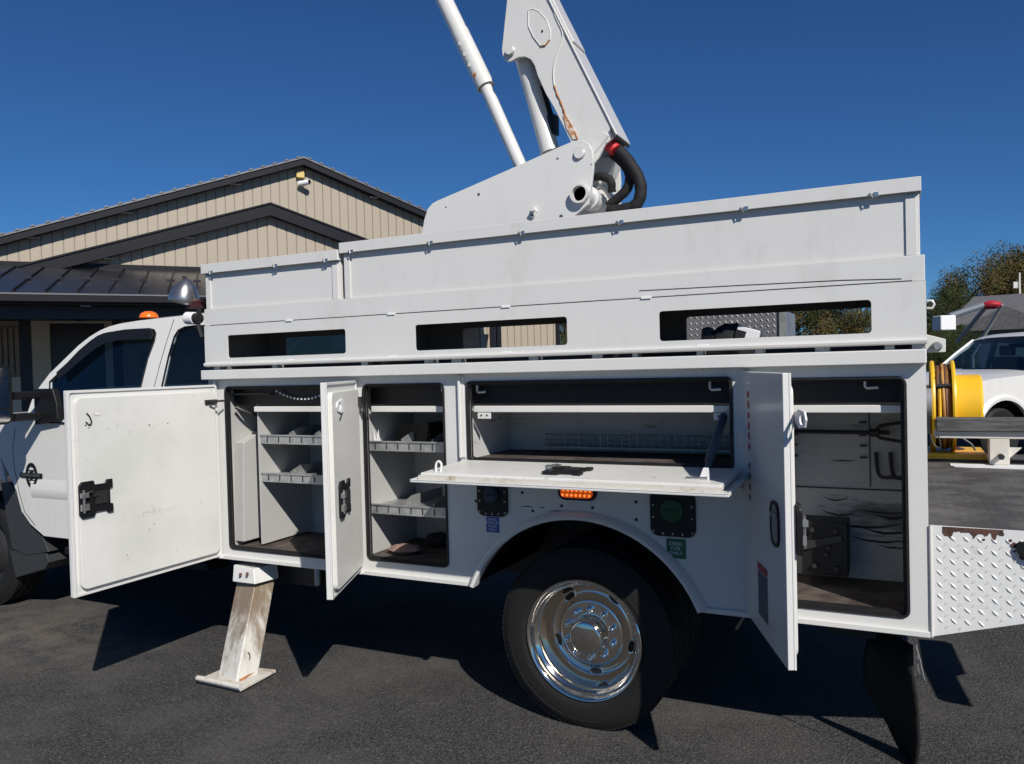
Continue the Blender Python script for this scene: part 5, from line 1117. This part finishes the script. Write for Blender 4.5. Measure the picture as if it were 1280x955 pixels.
bput(MB().box(-3.6, 11.5, -W2 - 0.06, -W2 - 0.002, ZW - 0.03, ZW + 0.10), 'wall_flashing', M_trim)
for u in ((0.741, 2.288), (2.334, 2.270), (4.689, 2.245)):
    bput(MB().box(u[0] - 0.09, u[0] + 0.09, -3.49, -3.31, 0, ZE - 0.21), 'porch_post', M_post)
u0 = (0.721, 2.355); u1 = (1.060, 2.351); u2 = (2.098, 2.340); u3 = (2.335, 2.338)
DT = (1.602, 2.797)[1]
for (xa, xb, za, zb) in ((u0[0], u1[0] - 0.002, 0, DT + 0.13), (u2[0] + 0.002, u3[0], 0, DT + 0.13), (u1[0], u2[0], DT, DT + 0.13)):
    bput(MB().box(xa, xb, -1.62, -1.512, za, zb), 'door_casing', M_trimtan)
q = bput(MB().box(u1[0], u2[0], -1.56, -1.512, 0, DT - 0.002), 'entrance_door', M_doord)
bput(MB().box(u1[0] + (u2[0] - u1[0]) * 0.28, u1[0] + (u2[0] - u1[0]) * 0.31, -1.61, -1.561, 1.0, 1.3).cyl((u1[0] + 0.35, -1.60, (1.350, 2.055)[1]), (u1[0] + 0.50, -1.60, (1.350, 2.055)[1]), 0.03, n=8), 'door_handle', M_steel, q)
u0 = (-0.023, 2.363); u1 = (0.503, 2.357)
n = 5
for i in range(n):
    xa = u0[0] + (u1[0] - u0[0]) * i / n; xb = u0[0] + (u1[0] - u0[0]) * (i + 1) / n
    bput(MB().box(xa + 0.02, xb - 0.02, -1.60, -1.512, 1.72, DT - 0.1), 'shutter_board', M_wallshade)
bput(MB().box(u0[0], u1[0], -1.59, -1.512, 0.0, 1.66), 'lower_panel', M_trimtan)
u = (1.652, 2.951); bput(MB().lathe([(0.0, -0.05), (0.09, -0.03), (0.12, 0.0), (0.05, 0.02)], (u[0], -2.6, ZE - 0.22), 'z', 14), 'ceiling_lamp', M_post)
u = (1.842, 2.886); bput(MB().box(u[0] - 0.08, u[0] + 0.08, -5.9, -5.8, ZE - 0.225, ZE - 0.201), 'soffit_light', M_galv, bevel=0.01)

# ------------------------------------------------------------------ BACKGROUND PICKUP (parked beyond the tail)
ORG = Vector((0, 0, 0))
PO = Vector((0.593, 11.14, 0))
PK = thing('parked_pickup', 'white pickup parked beyond the yellow hose reel, its windscreen facing the camera', 'pickup', PO, rot=R(226.6))
# local frame: +x forward (nose), +y to its left side, z up; front axle at x=0
def pk(mb, nm, m, par=None, **k): return mb.build(nm, m, par or PK, **k)
HW = 1.0
arch_ = [(0.52 * math.cos(R(a)), 0.42 + 0.50 * math.sin(R(a))) for a in range(0, 181, 12)]
sd = [(-3.2, 0.45), (-0.56, 0.45)] + arch_[::-1] + [(0.56, 0.45), (0.95, 0.45), (0.98, 1.08), (0.85, 1.17), (0.2, 1.24), (-0.75, 1.30), (-3.2, 1.30)]
for s_ in (1, -1):
    pk(MB().plate(sd, (), s_ * (HW - 0.03), s_ * HW), 'fender_side', M_paint)
    pk(MB().rings([[( (0.52 + r) * math.cos(R(a)), s_ * (HW + y), 0.42 + (0.50 + r) * math.sin(R(a))) for (r, y) in ((0.0, 0.0), (0.0, 0.03), (0.04, 0.035), (0.09, 0.0))] for a in range(0, 181, 10)]), 'arch_flare', M_paint)
    pk(MB().lathe([(0.24, -0.1), (0.36, -0.12), (0.40, -0.09), (0.40, 0.09), (0.36, 0.12), (0.24, 0.1), (0.0, 0.05)], (0, s_ * (HW - 0.16), 0.40), 'y', 32), 'wheel', M_tyre)
def pskin(rows, nm, m): 
    mb = MB(); mb.grid(rows); return pk(mb, nm, m)
def prow(x, z, hw, crown, n=12): return [(x, -hw + 2 * hw * i / n, z + crown * (1 - (2 * i / n - 1) ** 4)) for i in range(n + 1)]
pskin([prow(0.98, 0.60, 0.95, 0.0), prow(1.0, 1.05, 0.97, 0.03), prow(0.85, 1.17, 0.985, 0.05), prow(0.2, 1.24, 0.99, 0.07), prow(-0.72, 1.30, 0.99, 0.06)], 'bonnet', M_paint)
pskin([prow(-0.70, 1.302, 0.93, 0.05), prow(-0.80, 1.308, 0.93, 0.05)], 'cowl', M_black)
pskin([prow(-0.80, 1.31, 0.90, 0.05), prow(-1.20, 1.60, 0.83, 0.05), prow(-1.55, 1.83, 0.76, 0.045)], 'windscreen', M_pane)
pskin([prow(-1.53, 1.835, 0.78, 0.05), prow(-1.70, 1.895, 0.77, 0.05), prow(-2.3, 1.93, 0.76, 0.045), prow(-3.2, 1.90, 0.76, 0.045)], 'cab_roof', M_paint)
for s_ in (1, -1):
    pk(MB().tube([(-0.78, s_ * 0.925, 1.30), (-1.20, s_ * 0.85, 1.61), (-1.55, s_ * 0.775, 1.85)], 0.022, 8), 'windscreen_pillar', M_paint)
    f_ = lambda p, d, s_=s_: (p[0], s_ * (0.99 - 0.36 * (p[1] - 1.3)) + d, p[1])
    outer_ = [(-3.2, 1.29), (-0.78, 1.29), (-1.2, 1.60), (-1.58, 1.86), (-3.2, 1.90)]
    wins = [[(-1.02, 1.36), (-1.32, 1.60), (-1.62, 1.78), (-2.05, 1.80), (-2.05, 1.36)], [(-2.18, 1.36), (-2.18, 1.80), (-2.9, 1.78), (-3.0, 1.36)]]
    pk(MB().plate(outer_, wins, 0, 0.02, f_), 'cab_side', M_paint)
    for wv in wins: pk(MB().plate(wv, (), 0.006, 0.012, f_), 'side_window', M_pane)
pk(MB().box(-3.2, -3.17, -0.95, 0.95, 0.5, 1.88).box(-3.2, -0.8, -0.94, 0.94, 0.5, 0.56).box(-0.86, -0.80, -0.94, 0.94, 0.56, 1.28), 'cab_shell', M_black)
pk(MB().box(-1.15, -0.85, -0.9, 0.9, 1.10, 1.29), 'dashboard', M_black, bevel=0.03)
pk(MB().plate([(-0.50, 1.0), (-0.3, 1.25), (0.3, 1.10), (0.1, 0.9)], (), 1.315, 1.32, lambda p, d: (-1.0 + p[0] * 0.3, p[1] - 0.7, d)), 'paper_on_dashboard', M_carton)
for y in (-0.5, 0.5):
    pk(MB().box(-2.1, -1.95, y - 0.25, y + 0.25, 0.9, 1.55).box(-2.08, -1.98, y - 0.13, y + 0.13, 1.57, 1.74), 'cab_seat', M_seat, bevel=0.03)
pk(MB().box(-1.62, -1.58, -0.13, 0.13, 1.70, 1.77), 'rear_view_mirror', M_black)
pk(MB().box(-5.3, -3.22, 0.94, 0.99, 0.5, 1.32).box(-5.3, -3.22, -0.99, -0.94, 0.5, 1.32).box(-5.3, -5.24, -0.94, 0.94, 0.5, 1.32).box(-5.24, -3.22, -0.94, 0.94, 0.66, 0.72), 'cargo_bed', M_paint, bevel=0.02)
for s_ in (1, -1): pk(MB().lathe([(0.24, -0.1), (0.36, -0.12), (0.40, -0.09), (0.40, 0.09), (0.36, 0.12), (0.24, 0.1), (0.0, 0.05)], (-4.2, s_ * 0.88, 0.40), 'y', 32), 'wheel', M_tyre)
pk(MB().box(1.0, 1.12, -0.98, 0.98, 0.45, 0.72), 'bumper', M_steel, bevel=0.03)
pk(MB().box(0.99, 1.02, -0.62, 0.62, 0.76, 1.04), 'grille', M_dark, bevel=0.01)
for s_ in (1, -1): pk(MB().box(0.97, 1.01, s_ * 0.80 - 0.15, s_ * 0.80 + 0.15, 0.80, 1.02), 'headlight', M_steel, bevel=0.02)

# distant lift with bucket over the pickup
lp = Vector((0.794, 16.128, 2.288))
LF = thing('lift_bucket', 'white lift bucket on a grey folded arm behind the parked pickup', 'lift', ((1.628, 16.525, 1.649)[0], (1.628, 16.525, 1.649)[1], 0))
MB(Matrix.Translation(lp) @ Matrix.Rotation(R(28), 4, 'Z')).box(-0.17, 0.17, -0.17, 0.17, -0.16, 0.16).build('bucket', M_carton, LF, bevel=0.03)
e = Vector((1.679, 16.795, 2.702)); e2 = Vector((1.094, 17.382, 1.887)); base = Vector(((1.628, 16.525, 1.649)[0], (1.628, 16.525, 1.649)[1], 0))
MB().tube([lp + Vector((0.1, 0, 0.14)), e], 0.07, 8).build('upper_arm', M_gsteel, LF)
MB().tube([e, e2], 0.045, 8).tube([e + Vector((0.25, 0, -0.05)), e2 + Vector((0.3, 0, -0.3)), Vector((e2.x + 0.35, e2.y, 0.0))], 0.04, 8).build('lower_arm', M_pipe, LF)
blob(Vector((1.715, 16.700, 2.660)), 0.19, 0.12, 0.09, 21).build('red_wrap', M_red2, LF)
MB().box(base.x - 1.6, base.x + 0.9, base.y + 0.5, base.y + 2.3, 0.35, 1.25).build('chassis', M_dark, LF, bevel=0.05)

# ------------------------------------------------------------------ HOUSE
ORG = Vector((0, 0, 0))
hc = Vector((7.3, 52.5, 0)); HS = thing('house', 'house with long grey shingle roof in front of the big autumn tree', 'house', (hc.x, hc.y, 0), rot=R(-12))
MB().box(-4.2, 8, 0, 8, 0, 3.5).build('wall', M_house, HS)
MB().rings([[(-4.9, -0.7, 3.4), (8.6, -0.7, 3.4), (8.6, 8.7, 3.4), (-4.9, 8.7, 3.4)], [(-4.0, 4.0, 5.4), (8.6, 4.0, 5.4), (8.6, 4.02, 5.4), (-4.0, 4.02, 5.4)]]).build('roof', M_shingle, HS)
MB().rings([[(-4.3, -2.2, 3.0), (1.2, -2.2, 3.0), (1.2, 3, 3.0), (-4.3, 3, 3.0)], [(-1.55, -2.2, 4.35), (-1.54, -2.2, 4.35), (-1.54, 3, 4.35), (-1.55, 3, 4.35)]]).build('porch_gable', M_shingle, HS)
MB().box(-3.9, 0.8, -1.8, 0, 0, 3.0).build('porch_wall', M_house, HS)
q = MB().box(2.5, 3.8, -0.05, -0.002, 1.2, 2.4).build('window', M_carton, HS); MB().box(2.6, 3.7, -0.06, -0.051, 1.3, 2.3).build('pane', M_glass, q)
q = MB().box(5.2, 6.5, -0.05, -0.002, 1.2, 2.4).build('window', M_carton, HS); MB().box(5.3, 6.4, -0.06, -0.051, 1.3, 2.3).build('pane', M_glass, q)
MB().cyl((-0.2, 4.2, 5.0), (-0.2, 4.2, 5.55), 0.08, n=8).build('vent_pipe', M_galv, HS)
pc = Vector((7.682, 65.254, 4.026))
t = thing('utility_pole', 'pale utility pole with a small box behind the house roof', 'pole', (pc.x, pc.y, 0))
ztop = (7.734, 65.353, 7.463)[2]
MB().cyl((pc.x, pc.y, 0), (pc.x, pc.y, ztop), 0.09, 0.07, n=10).build('pole_shaft', M_cream, t)
MB().box(pc.x - 0.38, pc.x - 0.12, pc.y - 0.1, pc.y + 0.1, ztop - 1.1, ztop - 0.65).build('pole_box', M_carton, t)

# ------------------------------------------------------------------ TREES
def make_tree(seed, h, cw, m, n_leaf=9000):
    rg = random.Random(seed)
    bm = MB(); limbs = []
    bm.tube([(0, 0, 0), (rg.uniform(-.1, .1), 0, h * 0.25), (rg.uniform(-.2, .2), rg.uniform(-.2, .2), h * 0.6), (0, 0, h * 0.85)], [h * 0.03, h * 0.024, h * 0.014, 0.03], 8)
    clumps = []
    for i in range(16):
        a = rg.uniform(0, 2 * PI); z0 = h * rg.uniform(0.15, 0.65); L_ = cw * rg.uniform(0.4, 0.95); z1 = z0 + h * rg.uniform(0.08, 0.28)
        p1 = Vector((math.cos(a) * L_, math.sin(a) * L_, z1)); bm.tube([(0, 0, z0), (p1.x * .5, p1.y * .5, (z0 + z1) / 2 + .2), p1], [h * 0.010, h * 0.007, 0.02], 6)
        clumps.append((p1, cw * rg.uniform(0.22, 0.42)))
    for i in range(34):
        a = rg.uniform(0, 2 * PI); t = rg.uniform(0.0, 1.0); zz = h * (0.12 + 0.82 * t); rr = cw * math.sqrt(max(0.02, 1 - ((t - 0.42) / 0.62) ** 2)) * rg.uniform(0.35, 0.98)
        clumps.append((Vector((math.cos(a) * rr, math.sin(a) * rr, zz)), cw * rg.uniform(0.16, 0.34)))
    lb = bmesh.new(); vs = []; fs = []
    per = n_leaf // len(clumps)
    for c, r in clumps:
        for k in range(per):
            d = Vector((rg.gauss(0, 1), rg.gauss(0, 1), rg.gauss(0, 1))).normalized() * (r * rg.random() ** 0.45); d.z *= 1.15
            p = c + d; s = rg.uniform(0.04, 0.085) * (h / 9)
            if p.z < 0.1: continue
            u = Vector((rg.gauss(0, 1), rg.gauss(0, 1), rg.gauss(0, 1))).normalized(); w = u.cross(Vector((rg.gauss(0, 1), rg.gauss(0, 1), rg.gauss(0, 1)))).normalized()
            i0 = len(vs); vs += [p - u * s, p + w * s * 0.6, p + u * s, p - w * s * 0.6]; fs.append((i0, i0 + 1, i0 + 2, i0 + 3))
    lb.free()
    me = bpy.data.meshes.new('crown'); me.from_pydata(vs, [], fs); me.materials.append(m)
    bm.bm.normal_update(); tm = bpy.data.meshes.new('trunk'); bmesh.ops.recalc_face_normals(bm.bm, faces=bm.bm.faces); bm.bm.to_mesh(tm); bm.bm.free(); tm.materials.append(M_bark)
    return tm, me
TV = [make_tree(1, 9.5, 3.4, M_leaf, 34000), make_tree(2, 8.0, 3.2, M_leafg, 30000), make_tree(3, 10.5, 3.6, M_leaf, 36000)]
def tree(v, pos, sc, rz, label, group=None):
    t = bpy.data.objects.new('tree', None); COL.objects.link(t); t.location = (pos[0], pos[1], 0); t.rotation_euler = (0, 0, rz); t.scale = (sc, sc, sc)
    t['label'] = label; t['category'] = 'tree'
    if group: t['group'] = group
    for nm, me in (('trunk', TV[v][0]), ('crown', TV[v][1])):
        o = bpy.data.objects.new(nm, me); COL.objects.link(o); o.parent = t
spots = [
 (2, (10.056, 82.039, 4.595), 1.10, 0.3, 'tall brown-green tree rising highest at the right edge, behind the house roof'),
 (0, (6.810, 78.213, 4.599), 1.12, 1.3, 'yellowish-brown tree directly behind the middle of the house roof'),
 (0, (4.776, 74.982, 4.568), 0.98, 2.3, 'shorter brown-green tree sloping down toward the left end of the house'),
 (1, (2.735, 65.029, 3.057), 0.84, 0.9, 'low dark green tree just above the white lift bucket'),
 (1, (1.205, 66.508, 3.153), 0.62, 4.0, 'low dark green tree next to the rear corner of the truck body'),
]
for v, p, s, r, l in spots: tree(v, p, s, r, l)
for i, (c_, s_, v, l_) in enumerate((((-2.651, 56.807, 3.088), 0.85, 1, 'dark green tree at the right end of the row glimpsed through the rear slot'), ((-4.439, 50.353, 3.013), 0.8, 0, 'brown-tinged tree in the middle of the row glimpsed through the rear slot'), ((-6.726, 51.459, 3.131), 0.85, 1, 'green tree next to the treadplate box in the view through the rear slot'))):
    tree(v, c_, s_, i * 1.7, l_)
tree(1, (1.562, 46.600, 2.240), 0.42, 2.5, 'low green bushy tree under the white lift bucket, left of the house')
tree(1, (2.795, 49.436, 2.235), 0.42, 5.5, 'low green bushy tree in front of the left end of the house')
tree(1, (-22.860, 52.449, 3.510), 0.8, 0.5, 'green tree beside the far corner of the tan building, seen through the middle slot')
tree(0, (-24.312, 58.425, 3.676), 0.8, 2.5, 'second tree past the far corner of the tan building, hidden behind the truck panel')
